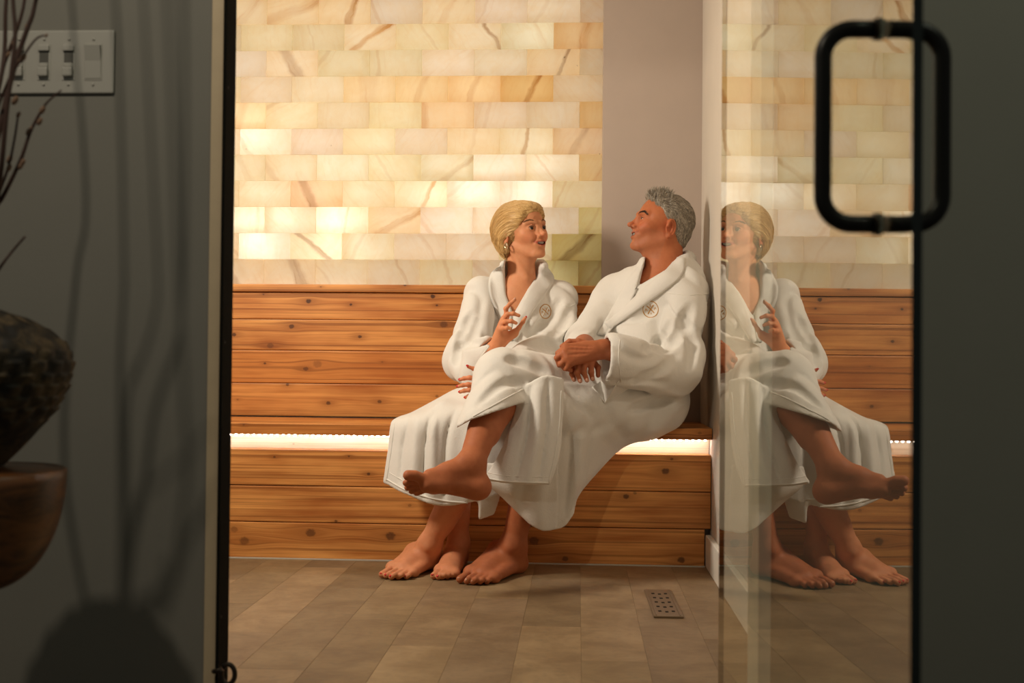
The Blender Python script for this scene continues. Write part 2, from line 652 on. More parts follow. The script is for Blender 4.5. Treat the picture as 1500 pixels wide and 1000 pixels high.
for row in range(0, 13):
    z = ZB0 + row * BH
    off = 0.0 if row % 2 == 1 else BW / 2
    for k in range(-3, 9):
        xa = XB0 + off + k * BW - (BW if off else 0)
        xb = xa + BW
        xa, xb = max(xa, X_LEFT), min(xb, xc + .004)
        if xb - xa < 0.012:
            continue
        key = round(xb - xa, 4)
        if key not in bmeshes:
            bmeshes[key] = brick_mesh(key)
        dy = rb.uniform(-.0015, .0015)
        o = link('salt_brick', bmeshes[key], None, wb, (xa, Y_BRICK + dy, z))
        v = rb.uniform(.90, 1.0)
        tint = (v, v * rb.uniform(.955, 1), v * rb.uniform(.86, 1))
        ang, voff, vwid, vs, vd, sk = rb.uniform(-60, 60), rb.uniform(-.08, .08), rb.uniform(.006, .02), rb.choice([0, 0, .25, .4]), rb.random() * .4, rb.choice([0, 0, 0, .5])
        for sx, sz, s_ in sp_at:
            if xa <= sx <= xb and z <= sz <= z + BH:
                _, _, ang, voff, vwid, vs, vd, tint = s_
                sk = 1.0 if s_[0] in (775, 820, 850) else 0.0
        # angle is measured from vertical: the vein runs up and to the right for positive angles
        o['vein_cos'], o['vein_sin'] = math.cos(math.radians(ang)), -math.sin(math.radians(ang))
        o['vein_offset'], o['vein_width'], o['vein'], o['vein_dark'], o['speck'] = voff, vwid, float(vs), float(vd), float(sk)
        o.color = (*tint, 1)
for hx, hy, e in [(368, 195, .35), (372, 350, .55), (487, 318, .45), (487, 352, .4), (378, 318, .25), (700, 272, .35), (772, 278, .45), (640, 282, .3), (470, 240, .12), (700, 122, .1), (790, 45, .2), (690, 315, .2), (800, 230, .1), (545, 235, .1)]:
    q = P(hx, hy, Y_BRICK)
    point('salt_led', (q.x, Y_BRICK + .105, q.z), e * 0.75, (0.86, 0.95, 1.0), 0.02)

# ------------------------------------------------------------------ bench of cedar boards
KP = 0.72 / 395.0
def knots_for(lst, lo, Y):
    out = []
    for kx, ky, r, s_ in lst:
        q = P(kx, ky, Y)
        out.append((q.x - lo[0], q.z - lo[2], r * KP, s_))
    return out

def board(name, lo, hi, lst, Y, dark, light, seed, parent, bevel=0.004):
    m = wood('cedar_' + str(seed), dark, light, knots_for(lst, lo, Y), seed * 3.17)
    return box(name, lo, hi, m, parent, bevel)

DK, LT = (0.42, 0.125, 0.024), (0.88, 0.425, 0.125)
DK2, LT2 = (0.37, 0.105, 0.020), (0.76, 0.33, 0.085)
bb = empty('cedar_wainscot', (-.6, Y_BACK, 0.469))
setp(bb, 'knotty cedar plank backrest below the glowing salt bricks', 'wainscot')
XE = xc - .001
edges = [0.972, 0.941, 0.838, 0.720, 0.595, 0.469]
kn = [
    [(593, 417, 3, 1), (470, 420, 1.5, .6)],
    [(452, 441, 5, 1), (514, 446, 2.6, 1), (634, 434, 4.5, 1), (640, 447, 2.2, .9), (386, 431, 2, .7)],
    [(427, 478, 5, .9), (343, 490, 4, .9), (396, 506, 6, .55), (527, 493, 3.6, .9), (650, 475, 7, .7)],
    [(388, 532, 2.4, .8), (448, 540, 4.5, .7), (465, 533, 8, .35), (560, 530, 2, .4)],
    [(421, 563, 3.2, .8), (481, 590, 4, .8), (556, 588, 4, .7), (348, 585, 2, .4), (640, 580, 3, .5)],
]
for i in range(5):
    zt, zb = edges[i], edges[i + 1]
    cap = i == 0
    lo = (X_LEFT + .002, Y_BACK - (.012 if cap else 0.0), zb + .0008)
    hi = (XE, Y_BRICK - .002 if not cap else Y_BRICK + .02, zt - .0008)
    if not cap:
        hi = (XE, Y_BACK + .022, zt - .0008)
    board('top_cap' if cap else 'backrest_plank', lo, hi, kn[i], lo[1], DK if i % 2 else DK2, LT if i != 3 else LT2, i + 1, bb)
box('backing_batten', (X_LEFT + .002, Y_BACK + .024, 0.47), (XE, Y_BRICK + .05, 0.938), M_bronze, bb)

bs = empty('bench', (-.6, Y_LOW, 0.0))
setp(bs, 'long built-in cedar bench with a glowing strip under its seat edge', 'bench')
lo = (X_LEFT + .002, Y_SEAT, 0.429)
XR_ = X_RIGHT - .002
board('seat_edge', lo, (XR_, Y_SEAT + .035, 0.467), [(357, 622, 2, .5), (1025, 634, 3, .4)], Y_SEAT, DK2, LT2, 7, bs, .003)
ys = [Y_SEAT + .036, 4.07, 4.215, Y_COLUMN - .002]
for i in range(3):
    board('seat_plank', (X_LEFT + .002, ys[i], 0.431), (XR_, ys[i + 1] - .001, 0.467), [], Y_SEAT, DK, LT, 8 + i, bs, .002)
board('upper_riser_plank', (X_LEFT + .002, Y_REC, 0.374), (XR_, Y_REC + .02, 0.4285), [(430, 650, 2, .3)], Y_REC, (.74, .60, .42), (.88, .78, .62), 11, bs, .001)  # light strip's white wash put into this plank's paler colour
kl = [
    [(402, 669, 2, .8), (511, 668, 2, .8), (540, 694, 3, .9), (975, 690, 6, .85), (984, 672, 2.6, .7)],
    [(492, 763, 2.5, .8), (917, 727, 5, .8), (930, 722, 3, .5), (600, 740, 3, .4)],
    [(358, 792, 8, .55), (455, 780, 8, .7), (572, 785, 8, .75), (782, 792, 8, .75), (828, 818, 5, .7), (998, 820, 6, .8), (343, 775, 6, .4)],
]
zs = [0.376, 0.2505, 0.1255, 0.0005]
for i in range(3):
    lo = (X_LEFT + .002, Y_LOW, zs[i + 1] + .001)
    hi = (XR_ - (.020 if i == 2 else 0), Y_REC + .03, zs[i] - .001)
    if i < 2:
        hi = (XR_, Y_REC + .03 if i else Y_LOW + .066, zs[i] - .001)
    board('riser_plank', lo, hi, kl[i], Y_LOW, DK if i != 1 else DK2, LT, 12 + i, bs)

struct(box('trim_3', (X_LEFT + .002, Y_LOW - .011, 0.0), (X_RIGHT - .022, Y_LOW - .001, 0.0035), plain('pale_strip', (0.55, 0.52, 0.45), 0.5, bump=0)), 'thin pale line where the bench meets the floor')  # thin pale strip along the foot of the bench
led = empty('led_strip', (-.6, 3.985, 0.42))
setp(led, 'bright white dotted light strip tucked under the cedar seat edge', 'light strip')
M_led = emit('led_light', (1.0, 0.96, 0.90), 42.0)
M_tape = plain('led_tape', (0.8, 0.78, 0.7), 0.5)
box('strip_tape', (X_LEFT + .01, 3.982, 0.4245), (XR_ - .005, 3.994, 0.4288), M_tape, led)
bm = box_bm((-.0042, -.004, -.0045), (.0042, .004, 0), 0.0015, seg=1)
me = bpy.data.meshes.new('led_bulb'); bm.to_mesh(me); bm.free()
me.materials.append(M_led)
xx = X_LEFT + .02
while xx < XR_ - .01:
    link('led_bulb', me, None, led, (xx, 3.988, 0.4244))
    xx += 0.0208

# floor vent
va, vb, vc, vd_ = P(947, 866, 1), P(979, 866, 1), P(961, 906, 1), P(999, 904, 1)
def onfloor(px, py, z=0.0):
    d = ray(px, py)
    return CAM + d * ((z - CAM_H) / d.z)
c1, c2, c3, c4 = onfloor(948, 866), onfloor(978, 866), onfloor(998, 905), onfloor(961, 906)
ctr = (c1 + c2 + c3 + c4) / 4
ax = ((c4 + c3) - (c1 + c2)).normalized()
ang = math.atan2(ax.y, ax.x)
vt = empty('floor_vent', (ctr.x, ctr.y, 0.0))
setp(vt, 'small rectangular bronze floor vent with rows of dark slots', 'vent')
L_, W_ = ((c4 + c3) - (c1 + c2)).length / 2, 0.080
bm = box_bm((-L_ / 2, -W_ / 2, 0.0005), (L_ / 2, W_ / 2, 0.006), 0.002)
M_vent = plain('vent_metal', (0.23, 0.165, 0.10), 0.4, 0.5, 0.5)
f_ = bm_obj('vent_frame', bm, M_vent); f_.parent = vt
M_dark = plain('dark_slot', (0.004, 0.003, 0.002), 0.9)
for i in range(3):
    for j in range(5):
        a, b = -L_ / 2 + L_ * (0.17 + 0.165 * j + .02 * (i % 2)), -W_ / 2 + W_ * (0.27 + .23 * i)
        o = bm_obj('vent_slot', box_bm((a - .008, b - .0045, 0.0055), (a + .008, b + .0045, 0.0066), 0.0008, seg=1), M_dark)
        o.parent = vt
for s_ in (-1, 1):
    o = bm_obj('vent_rib', box_bm((-L_ / 2 + .006, s_ * W_ * .40 - .002, 0.005), (L_ / 2 - .006, s_ * W_ * .40 + .002, 0.0078), 0.001, seg=1), M_vent)
    o.parent = vt
vt.rotation_euler = (0, 0, ang)

# ------------------------------------------------------------------ glass door
ga, gb = P(1335, 500, 1.119), P(1055, 500, 2.22)      # near edge, hinge edge
ga.z = gb.z = 0
gd = empty('glass_door', gb)
setp(gd, 'open frameless glass door with black pull handles, mirroring the couple', 'door')
dv = (gb - ga).normalized()
nv = Vector((-dv.y, dv.x, 0))      # towards image left
if nv.x > 0: nv = -nv
TH = 0.010
bm = bmesh.new()
cs = [ga, gb, gb - nv * TH, ga - nv * TH]
lo_ = [bm.verts.new((c.x, c.y, 0.012)) for c in cs]
hi_ = [bm.verts.new((c.x, c.y, 2.04)) for c in cs]
for i in range(4):
    j = (i + 1) % 4
    f = bm.faces.new((lo_[i], lo_[j], hi_[j], hi_[i]))
    f.material_index = 0 if i == 0 else 2 if i == 2 else 1
f = bm.faces.new(lo_[::-1]); f.material_index = 1
f = bm.faces.new(hi_); f.material_index = 1
bmesh.ops.recalc_face_normals(bm, faces=bm.faces)
o = bm_obj('glass_pane', bm, M_glass, gd)
o.data.materials.append(M_gedge)
o.data.materials.append(M_gback)
for z0, z1 in ((0.002, 0.05), (1.99, 2.055)):
    bm = bmesh.new()
    q = gb - dv * 0.16
    vs = []
    for z in (z0, z1):
        for c in (q + nv * .012, gb + nv * .012, gb - nv * (.012 + TH), q - nv * (.012 + TH)):
            vs.append(bm.verts.new((c.x, c.y, z)))
    for i in range(4):
        bm.faces.new((vs[i], vs[(i + 1) % 4], vs[4 + (i + 1) % 4], vs[4 + i]))
    bm.faces.new(vs[:4][::-1]); bm.faces.new(vs[4:])
    bmesh.ops.recalc_face_normals(bm, faces=bm.faces)
    bm_obj('pivot_clamp', bm, M_black, gd)
# back-to-back pull handles: a D loop either side of the pane
def on_glass(px, py):
    d = ray(px, py)
    t = (ga - CAM).dot(nv) / d.dot(nv)
    return CAM + d * t
ht, hb = on_glass(1286, 43), on_glass(1286, 328)
for sgn in (1, -1):
    base = 0.0 if sgn > 0 else TH
    off = 0.057
    rc = 0.030
    zt, zb_ = ht.z, hb.z
    bx = Vector((ht.x, ht.y, 0))
    pts = [(0.0005, zt)]
    for a in np.linspace(math.pi / 2, 0, 9): pts.append((off - rc + rc * math.cos(a), zt - rc + rc * math.sin(a)))
    for a in np.linspace(0, -math.pi / 2, 9): pts.append((off - rc + rc * math.cos(a), zb_ + rc + rc * math.sin(a)))
    pts.append((0.0005, zb_))
    p3 = [bx + nv * (sgn * (u + (0 if sgn > 0 else TH))) + Vector((0, 0, v)) for u, v in pts]
    o = bm_obj('pull_handle', tube_bm(p3, 0.0092, 16), M_black, gd, smooth=True)
    for z in (zt, zb_):
        q = bx + nv * (sgn * (0 if sgn > 0 else TH)) if sgn > 0 else bx - nv * TH
        q = Vector((q.x, q.y, z))
        r_ = bm_obj('mounting_washer', tube_bm([q, q + nv * (sgn * .004)], 0.0118, 16), M_bronze, o)

# ------------------------------------------------------------------ switch plate on the hall wall
Wz = Y_DOOR0
pa, pb = P(-3, 46, Wz), P(168, 138, Wz)
cz = (pa.z + pb.z) / 2
sw = empty('switch_plate', ((pa.x + pb.x) / 2, Wz, cz))
setp(sw, 'wide grey four-gang light switch plate on the dark hall wall', 'light switch')
M_plate = plain('switch_plastic', (0.40, 0.385, 0.34), 0.42, bump=0.0, var=.03)
M_slot = plain('switch_slot', (0.10, 0.095, 0.08), 0.6)
bm = box_bm((pa.x, Wz - .0065, pb.z), (pb.x, Wz, pa.z), 0.004, seg=3)
bm_obj('cover', bm, M_plate, sw, smooth=False)
u_ = (pb.x - pa.x) / 171.0
for i, cx in enumerate((30, 67, 103, 139)):
    X0 = P(cx, 93, Wz).x
    z0 = P(cx, 93, Wz).z + .001
    if i < 3:
        d_ = bm_obj('dimmer', box_bm((X0 - .0125, Wz - .0075, z0 - .034), (X0 + .0125, Wz - .006, z0 + .034), .0008, seg=1), M_plate, sw)
        bm_obj('slot', box_bm((X0 - .0085, Wz - .0082, z0 - .026), (X0 + .0085, Wz - .0070, z0 + .030), .0005, seg=1), M_slot, d_)
        bm_obj('top_paddle', box_bm((X0 - .0105, Wz - .0125, z0 + .0195), (X0 + .0105, Wz - .0072, z0 + .0305), .002), M_plate, d_)
        bm_obj('slider', box_bm((X0 - .0095, Wz - .016, z0 - .0275), (X0 + .0095, Wz - .0074, z0 - .0105), .003), M_plate, d_)
        bm_obj('slider_bridge', box_bm((X0 - .0085, Wz - .011, z0 - .0105), (X0 + .0085, Wz - .0074, z0 - .002), .0015, seg=1), M_plate, d_)
    else:
        d_ = bm_obj('rocker_surround', box_bm((X0 - .0165, Wz - .0075, z0 - .034), (X0 + .0165, Wz - .006, z0 + .034), .0008, seg=1), M_plate, sw)
        bm = bmesh.new()
        prof = [(-.0075, -.031), (-.0085, -.030), (-.0095, 0.002), (-.0155, .029), (-.0075, .031)]
        a = [bm.verts.new((X0 - .0145, Wz + y_, z0 + z_)) for y_, z_ in prof]
        b = [bm.verts.new((X0 + .0145, Wz + y_, z0 + z_)) for y_, z_ in prof]
        for k in range(5):
            bm.faces.new((a[k], a[(k + 1) % 5], b[(k + 1) % 5], b[k]))
        bm.faces.new(a); bm.faces.new(b[::-1])
        bmesh.ops.recalc_face_normals(bm, faces=bm.faces)
        bm_obj('rocker', bm, M_plate, d_)
    for dz in (-.0415, .0415):
        bm = bmesh.new()
        bmesh.ops.create_uvsphere(bm, u_segments=10, v_segments=6, radius=0.0028)
        bm_obj('screw', bm, M_plate, sw, (X0, Wz - .0064, z0 + dz), True)

# ------------------------------------------------------------------ vase, bowl, branches in the hall
YV = 1.66
vx = P(-34, 560, YV).x
M_vase = None
g = G('pod_bark')
c = g.coord()
n = g.noise(c, 30, 5, .6, .5)
col = g.mix(g.step(n, .4, .65), (0.010, 0.008, 0.005), (0.085, 0.058, 0.028))
M_vase = g.done(g.bsdf(col, .65, g.bump(n, .5, .004), .35))
g = G('bowl_wood')
c = g.coord()
x, y, z = g.xyz(c)
n = g.noise(g.vec(x, y, z * 3), 14, 4, .6, .8)
col = g.mix(g.step(n, .35, .7), (0.16, 0.06, 0.017), (0.035, 0.015, 0.006))
M_bowl = g.done(g.bsdf(col, .35, g.bump(n, .2, .002), .5))
z_top, z_wid, z_bot = P(0, 448, YV).z, P(0, 533, YV).z, P(0, 682, YV).z
rv = P(92, 533, YV).x - vx
zb_b = P(0, 868, YV).z
prof = []
for t in np.linspace(0, 1, 90):
    z = z_bot + (z_top - z_bot) * t
    if z < z_wid:
        u = (z_wid - z) / (z_wid - z_bot)
        r = rv * (0.30 + 0.70 * (1 - u ** 1.75))
    else:
        u = (z - z_wid) / (z_top - z_wid)
        r = rv * (1 - u ** 2.4 * .88)
    prof.append((max(r, .012), z - z_bot))
hT = z_top - z_bot
prof = [(0, 0)] + prof + [(rv * .10, hT - .004), (rv * .09, hT - .05), (0, hT - .05)]
def scales(a, z):
    u = a * 11 / math.pi + (int(z / .017) % 2) * .5
    k = abs((u * 2) % 2 - 1)
    zz = (z / .017) % 1
    m = min(1, max(0, (z - .05) / .03))
    return .0075 * m * (1 - k * k) * (0.4 + zz * .6)
vs_ = bm_obj('pod_vase', lathe_bm(prof, 132, disp=lambda a, z: scales(a, z) if z < hT - .012 else 0), M_vase, None, (vx, YV, z_bot), True)
setp(vs_, 'dark scaly seed-pod vase holding bare branches', 'vase')
zr = P(0, 690, YV).z
rb_ = P(87, 690, YV).x - vx
bp = []
for t in np.linspace(0, math.pi / 2, 24):
    bp.append((rb_ * math.sin(t) ** .85, zb_b + (zr - zb_b) * (1 - math.cos(t)) ** 1.05))
bp = [(0, zb_b)] + [(max(r, .03), z) for r, z in bp] + [(rb_ * .97, zr + .003)] + [(rb_ * .93, zr)] + [(rb_ * .88 * math.cos(t), zr - (zr - z_bot + .002 + .0) * 1.0 * min(1, math.sin(t) * 1.2)) for t in np.linspace(.1, 1.45, 8)] + [(0, z_bot - .002)]
bw_ = bm_obj('wooden_bowl', lathe_bm([(r, z - zb_b) for r, z in bp], 64), M_bowl, None, (vx, YV, zb_b), True)
setp(bw_, 'dark brown wooden bowl under the seed-pod vase', 'bowl')
pd_ = bm_obj('pedestal', lathe_bm([(0, 0), (.09, 0), (.09, .02), (.03, .05), (.022, zb_b - .06), (.028, zb_b - .02), (.028, zb_b - .001), (0, zb_b - .001)], 32), M_bronze, None, (vx, YV, -.006), True)
setp(pd_, 'dark slender pedestal carrying the wooden bowl', 'stand')

M_twig = plain('twig_bark', (0.055, 0.026, 0.018), 0.6)
M_catkin = plain('catkin_fuzz', (0.20, 0.12, 0.075), 0.9)
mouth = Vector((vx, YV, z_top - .035))
def branch(pix, r0, r1, Ys, buds=(), label=''):
    pts = [P(x, y, YV + d) for (x, y), d in zip(pix, Ys)]
    first = pts[0]
    base = mouth + Vector(((first.x - vx) * .06, (first.y - YV) * .2, 0))
    ctrl = [base] + pts
    sp = spline(ctrl, 28)
    rs = [r0 + (r1 - r0) * i / 27 for i in range(28)]
    root = bm_obj('branch', tube_bm([Vector(p) for p in sp], rs, 8), M_twig, None, None, True)
    for o_ in (root,):
        setp(o_, label, 'branch', 'bare twigs in the vase')
    for bx_, by_, d, rr_ in buds:
        c_ = P(bx_, by_, YV + d)
        bm = bmesh.new()
        bmesh.ops.create_uvsphere(bm, u_segments=10, v_segments=8, radius=1)
        for v in bm.verts:
            v.co = Vector((v.co.x * rr_ * .7, v.co.y * rr_ * .7, v.co.z * rr_ * 1.25))
        bmesh.ops.rotate(bm, verts=bm.verts, matrix=Matrix.Rotation(.5, 3, 'Y'))
        b_ = bm_obj('catkin', bm, M_catkin, root, c_, True)
    return root
branch([(-16, 330), (6, 285), (30, 235), (45, 192), (62, 160), (72, 147), (90, 132)], .0042, .0012, [0, -.01, -.02, -.02, -.02, -.02, -.02],
       [(62, 161, -.02, .0055), (58, 178, -.02, .005), (42, 193, -.02, .005), (33, 238, -.02, .005), (14, 233, -.02, .0055), (46, 188, -.02, .004), (30, 243, -.02, .005)], 'twig reaching furthest right below the switch plate, lined with buds')
branch([(-14, 260), (5, 165), (22, 95), (40, 42), (50, 12), (58, -60), (60, -330), (50, -700)], .0050, .0022, [0, .0, .01, .01, .01, .01, .01, 0], [(25, 90, .01, .004), (40, 38, .01, .0045)], 'thickest bare twig crossing the left end of the switch plate')
branch([(-20, 220), (2, 108), (22, 52), (36, 0), (38, -70), (20, -420)], .0036, .0018, [0, .03, .03, .03, .03, .03], [(12, 80, .03, .004)], 'thin twig leaning right just left of the thickest twig')
branch([(-10, 330), (2, 245), (10, 160), (22, 60), (19, 0), (16, -90), (4, -420), (-14, -820)], .0042, .0022, [0, -.04, -.05, -.05, -.05, -.05, -.05, -.05], [(22, 147, -.05, .0058), (20, 62, -.05, .004)], 'upright twig running along the left edge of the switch plate')
branch([(-24, 240), (4, 100), (8, 20), (9, -40), (2, -300), (-20, -640)], .0040, .0022, [0, .05, .05, .05, .05, .05], [], 'straight upright twig nearest the left frame edge')
branch([(-12, 210), (8, 128), (34, 83), (50, 60), (60, 53), (68, 52)], .0024, .0012, [0, -.02, -.03, -.03, -.03, -.03], [(34, 84, -.03, .0055), (68, 52, -.03, .0026)], 'fine side twig ending in a small dark tip over the switches')
branch([(-20, 425), (0, 392), (18, 368), (37, 346)], .0026, .0016, [0, -.06, -.06, -.06], [], 'short low twig with a blunt tip just above the vase')
branch([(-14, 330), (12, 245), (21, 205), (27, 166)], .0026, .0016, [0, -.03, -.03, -.03], [(27, 168, -.03, .004), (13, 246, -.03, .005)], 'short twig rising behind the budded twig')
branch([(-60, 250), (-25, 60), (-12, -60), (-40, -420)], .0045, .0022, [0.06, .1, .1, .1], [], 'twig bent outward past the left frame edge')

# ------------------------------------------------------------------ sculpting engine: distance fields on numpy grids
A_ = lambda v: np.array(tuple(v), float)


class Field:
    def __init__(s, lo, hi, h):
        s.h = h
        s.lo = A_(lo)
        s.n = np.ceil((A_(hi) - s.lo) / h).astype(int) + 1
        s.a = np.full(tuple(s.n), 1.0, np.float32)

    def region(s, lo, hi, pad):
        i0 = np.clip(np.floor((A_(lo) - pad - s.lo) / s.h).astype(int), 0, s.n - 1)
        i1 = np.clip(np.ceil((A_(hi) + pad - s.lo) / s.h).astype(int) + 1, 0, s.n)
        if np.any(i1 - i0 < 1):
            return None, None
        sl = tuple(slice(a, b) for a, b in zip(i0, i1))
        ax = [(s.lo[k] + s.h * np.arange(i0[k], i1[k])).astype(np.float32) for k in range(3)]
        return sl, (ax[0][:, None, None], ax[1][None, :, None], ax[2][None, None, :])

    def add(s, prim, k=0.0):
        fn, lo, hi = prim
        sl, q = s.region(lo, hi, k + 3 * s.h)
        if sl is None: return s
        d = fn(*q).astype(np.float32)
        a = s.a[sl]
        if k > 0:
            t = np.maximum(k - np.abs(a - d), 0) / k
            s.a[sl] = np.minimum(a, d) - t * t * k * 0.25
        else:
            s.a[sl] = np.minimum(a, d)
        return s

    def sub(s, prim, k=0.0):
        fn, lo, hi = prim
        sl, q = s.region(lo, hi, k + 3 * s.h)
        if sl is None: return s
        d = -fn(*q).astype(np.float32)
        a = s.a[sl]
        if k > 0:
            t = np.maximum(k - np.abs(a - d), 0) / k
            s.a[sl] = np.maximum(a, d) + t * t * k * 0.25
        else:
            s.a[sl] = np.maximum(a, d)
        return s

    def part(s, lo, hi):
        """an empty field on the same lattice, to be shaped alone and merged back"""
        sl, q = s.region(lo, hi, 4 * s.h)
        T = Field((0, 0, 0), (.01, .01, .01), s.h)
        T.lo = np.array([a.ravel()[0] for a in q], float)
        T.n = np.array([a.size for a in q])
        T.a = np.full(tuple(T.n), 1.0, np.float32)
        T.sl = sl
        return T

    def merge(s, T, k=0.0):
        a, d = s.a[T.sl], T.a
        if k > 0:
            t = np.maximum(k - np.abs(a - d), 0) / k
            s.a[T.sl] = np.minimum(a, d) - t * t * k * 0.25
        else:
            s.a[T.sl] = np.minimum(a, d)

    def keep_off(s, O, gap=.002):
        """press this shape in where it would enter the shape O"""
        i = np.argwhere(s.a < .012)
        p = s.lo + s.h * i
        ok = np.all((p > O.lo) & (p < O.lo + O.h * (O.n - 1)), axis=1)
        i, p = i[ok], p[ok]
        if len(i) == 0: return
        v = s.a[i[:, 0], i[:, 1], i[:, 2]]
        s.a[i[:, 0], i[:, 1], i[:, 2]] = np.maximum(v, gap - O.sample(p))

    def disp(s, fn, lo, hi):
        sl, q = s.region(lo, hi, 0)
        if sl is not None:
            s.a[sl] = s.a[sl] + fn(*q).astype(np.float32)
        return s

    def sample(s, p):
        g = np.clip((np.asarray(p, float) - s.lo) / s.h, 0, s.n - 1.001)
        i = g.astype(int)
        f = g - i
        r = 0
        for dx in (0, 1):
            for dy in (0, 1):
                for dz in (0, 1):
                    wt = (f[..., 0] if dx else 1 - f[..., 0]) * (f[..., 1] if dy else 1 - f[..., 1]) * (f[..., 2] if dz else 1 - f[..., 2])
                    r = r + wt * s.a[i[..., 0] + dx, i[..., 1] + dy, i[..., 2] + dz]
        return r

    def hit(s, px, py, y0=3.0, y1=4.4):
        """first surface point seen from the camera at a pixel"""
        d = A_(ray(px, py)); d = d / d[1]
        Y = np.arange(y0, y1, s.h * 0.5)
        p = A_(CAM)[None] + d[None] * Y[:, None]
        ok = np.all((p >= s.lo) & (p <= s.lo + s.h * (s.n - 1)), axis=1)
        v = np.where(ok, s.sample(p), 1.0)
        w_ = np.where(v < 0)[0]
        if len(w_) == 0: return None
        return Vector(p[w_[0]])

    def mesh(s, smooth=1):
        a = s.a
        m = a < 0
        n = s.n
        c = np.zeros(tuple(n - 1), np.uint8)
        for dx in (0, 1):
            for dy in (0, 1):
                for dz in (0, 1):
                    c += m[dx:n[0] - 1 + dx, dy:n[1] - 1 + dy, dz:n[2] - 1 + dz]
        act = (c > 0) & (c < 8)
        idx = np.argwhere(act)
        ids = np.full(tuple(n - 1), -1, np.int32)
        ids[act] = np.arange(len(idx), dtype=np.int32)
        cor = [(dx, dy, dz) for dx in (0, 1) for dy in (0, 1) for dz in (0, 1)]
        V = np.stack([a[idx[:, 0] + d[0], idx[:, 1] + d[1], idx[:, 2] + d[2]] for d in cor], 1).astype(float)
        acc = np.zeros((len(idx), 3)); cnt = np.zeros(len(idx))
        for i in range(8):
            for j in range(i + 1, 8):
                if sum(abs(cor[i][k] - cor[j][k]) for k in range(3)) != 1: continue
                x = (V[:, i] < 0) != (V[:, j] < 0)
                t = np.where(x, V[:, i] / np.where(x, V[:, i] - V[:, j], 1), 0)
                p = A_(cor[i])[None] + t[:, None] * (A_(cor[j]) - A_(cor[i]))[None]
                acc += np.where(x[:, None], p, 0); cnt += x
        v = s.lo + s.h * (idx + acc / np.maximum(cnt, 1)[:, None])
        quads = []
        for ax in range(3):
            o = [k for k in range(3) if k != ax]
            m0 = np.take(m, range(n[ax] - 1), ax); m1 = np.take(m, range(1, n[ax]), ax)
            e = np.argwhere(m0 != m1)
            e = e[(e[:, o[0]] > 0) & (e[:, o[1]] > 0) & (e[:, o[0]] < n[o[0]] - 1) & (e[:, o[1]] < n[o[1]] - 1)]
            ins = m0[e[:, 0], e[:, 1], e[:, 2]]
            def cell(da, db):
                q = e.copy(); q[:, o[0]] -= da; q[:, o[1]] -= db
                return ids[q[:, 0], q[:, 1], q[:, 2]]
            q = np.stack([cell(1, 1), cell(0, 1), cell(0, 0), cell(1, 0)], 1)
            flip = ins if ax != 1 else ~ins
            q[~flip] = q[~flip][:, ::-1]
            quads.append(q)
        f = np.concatenate(quads)
        f = f[(f >= 0).all(1)]
        for _ in range(smooth):
            e0 = f.ravel(); e1 = np.roll(f, -1, 1).ravel()
            sm = np.zeros_like(v); ct = np.zeros(len(v))
            for k in range(3):
                sm[:, k] = np.bincount(e0, v[e1, k], len(v)) + np.bincount(e1, v[e0, k], len(v))
            ct = np.bincount(e0, minlength=len(v)) + np.bincount(e1, minlength=len(v))
            v = v * 0.5 + 0.5 * sm / np.maximum(ct, 1)[:, None]
        return v, f


def np_mesh(name, parts, mat=None, parent=None, colors=None):
    """parts: list of (verts, quads); joined into one mesh object"""
    vs, fs, o = [], [], 0
    for v, f in parts:
        vs.append(v); fs.append(f + o); o += len(v)
    v = np.concatenate(vs); f = np.concatenate(fs)
    me = bpy.data.meshes.new(name)
    me.vertices.add(len(v)); me.vertices.foreach_set('co', v.astype(np.float32).ravel())
    me.loops.add(f.size); me.loops.foreach_set('vertex_index', f.astype(np.int32).ravel())
    me.polygons.add(len(f))
    me.polygons.foreach_set('loop_start', np.arange(0, f.size, f.shape[1], dtype=np.int32))
    me.polygons.foreach_set('use_smooth', np.ones(len(f), bool))
    me.update(calc_edges=True)
    me.validate()
    if colors is not None:
        at = me.color_attributes.new('Col', 'FLOAT_COLOR', 'POINT')
        c = np.concatenate(colors)
        at.data.foreach_set('color', np.concatenate([c, np.ones((len(c), 1))], 1).astype(np.float32).ravel())
    return link(name, me, mat, parent)


# primitives -------------------------------------------------------
def rcone(a, b, r1, r2=None):
    a, b = A_(a), A_(b)
    r2 = r1 if r2 is None else r2
    ba = b - a
    L = max(float(ba @ ba), 1e-12)

    def fn(x, y, z):
        px, py, pz = x - a[0], y - a[1], z - a[2]
        t = np.clip((px * ba[0] + py * ba[1] + pz * ba[2]) / L, 0, 1)
        return np.sqrt((px - t * ba[0]) ** 2 + (py - t * ba[1]) ** 2 + (pz - t * ba[2]) ** 2) - (r1 + t * (r2 - r1))
    R = max(r1, r2)
    return fn, np.minimum(a, b) - R, np.maximum(a, b) + R


def ell(c, r, R=None):
    c, r = A_(c), A_(r)
    R = np.eye(3) if R is None else np.array(R, float)     # columns = axes

    def fn(x, y, z):
        px, py, pz = x - c[0], y - c[1], z - c[2]
        q = [(px * R[0, i] + py * R[1, i] + pz * R[2, i]) / r[i] for i in range(3)]
        k0 = np.sqrt(q[0] ** 2 + q[1] ** 2 + q[2] ** 2)
        k1 = np.sqrt((q[0] / r[0]) ** 2 + (q[1] / r[1]) ** 2 + (q[2] / r[2]) ** 2)
        return k0 * (k0 - 1) / np.maximum(k1, 1e-9)
    e = np.sqrt(((R * r[None, :]) ** 2).sum(1))
    return fn, c - e, c + e


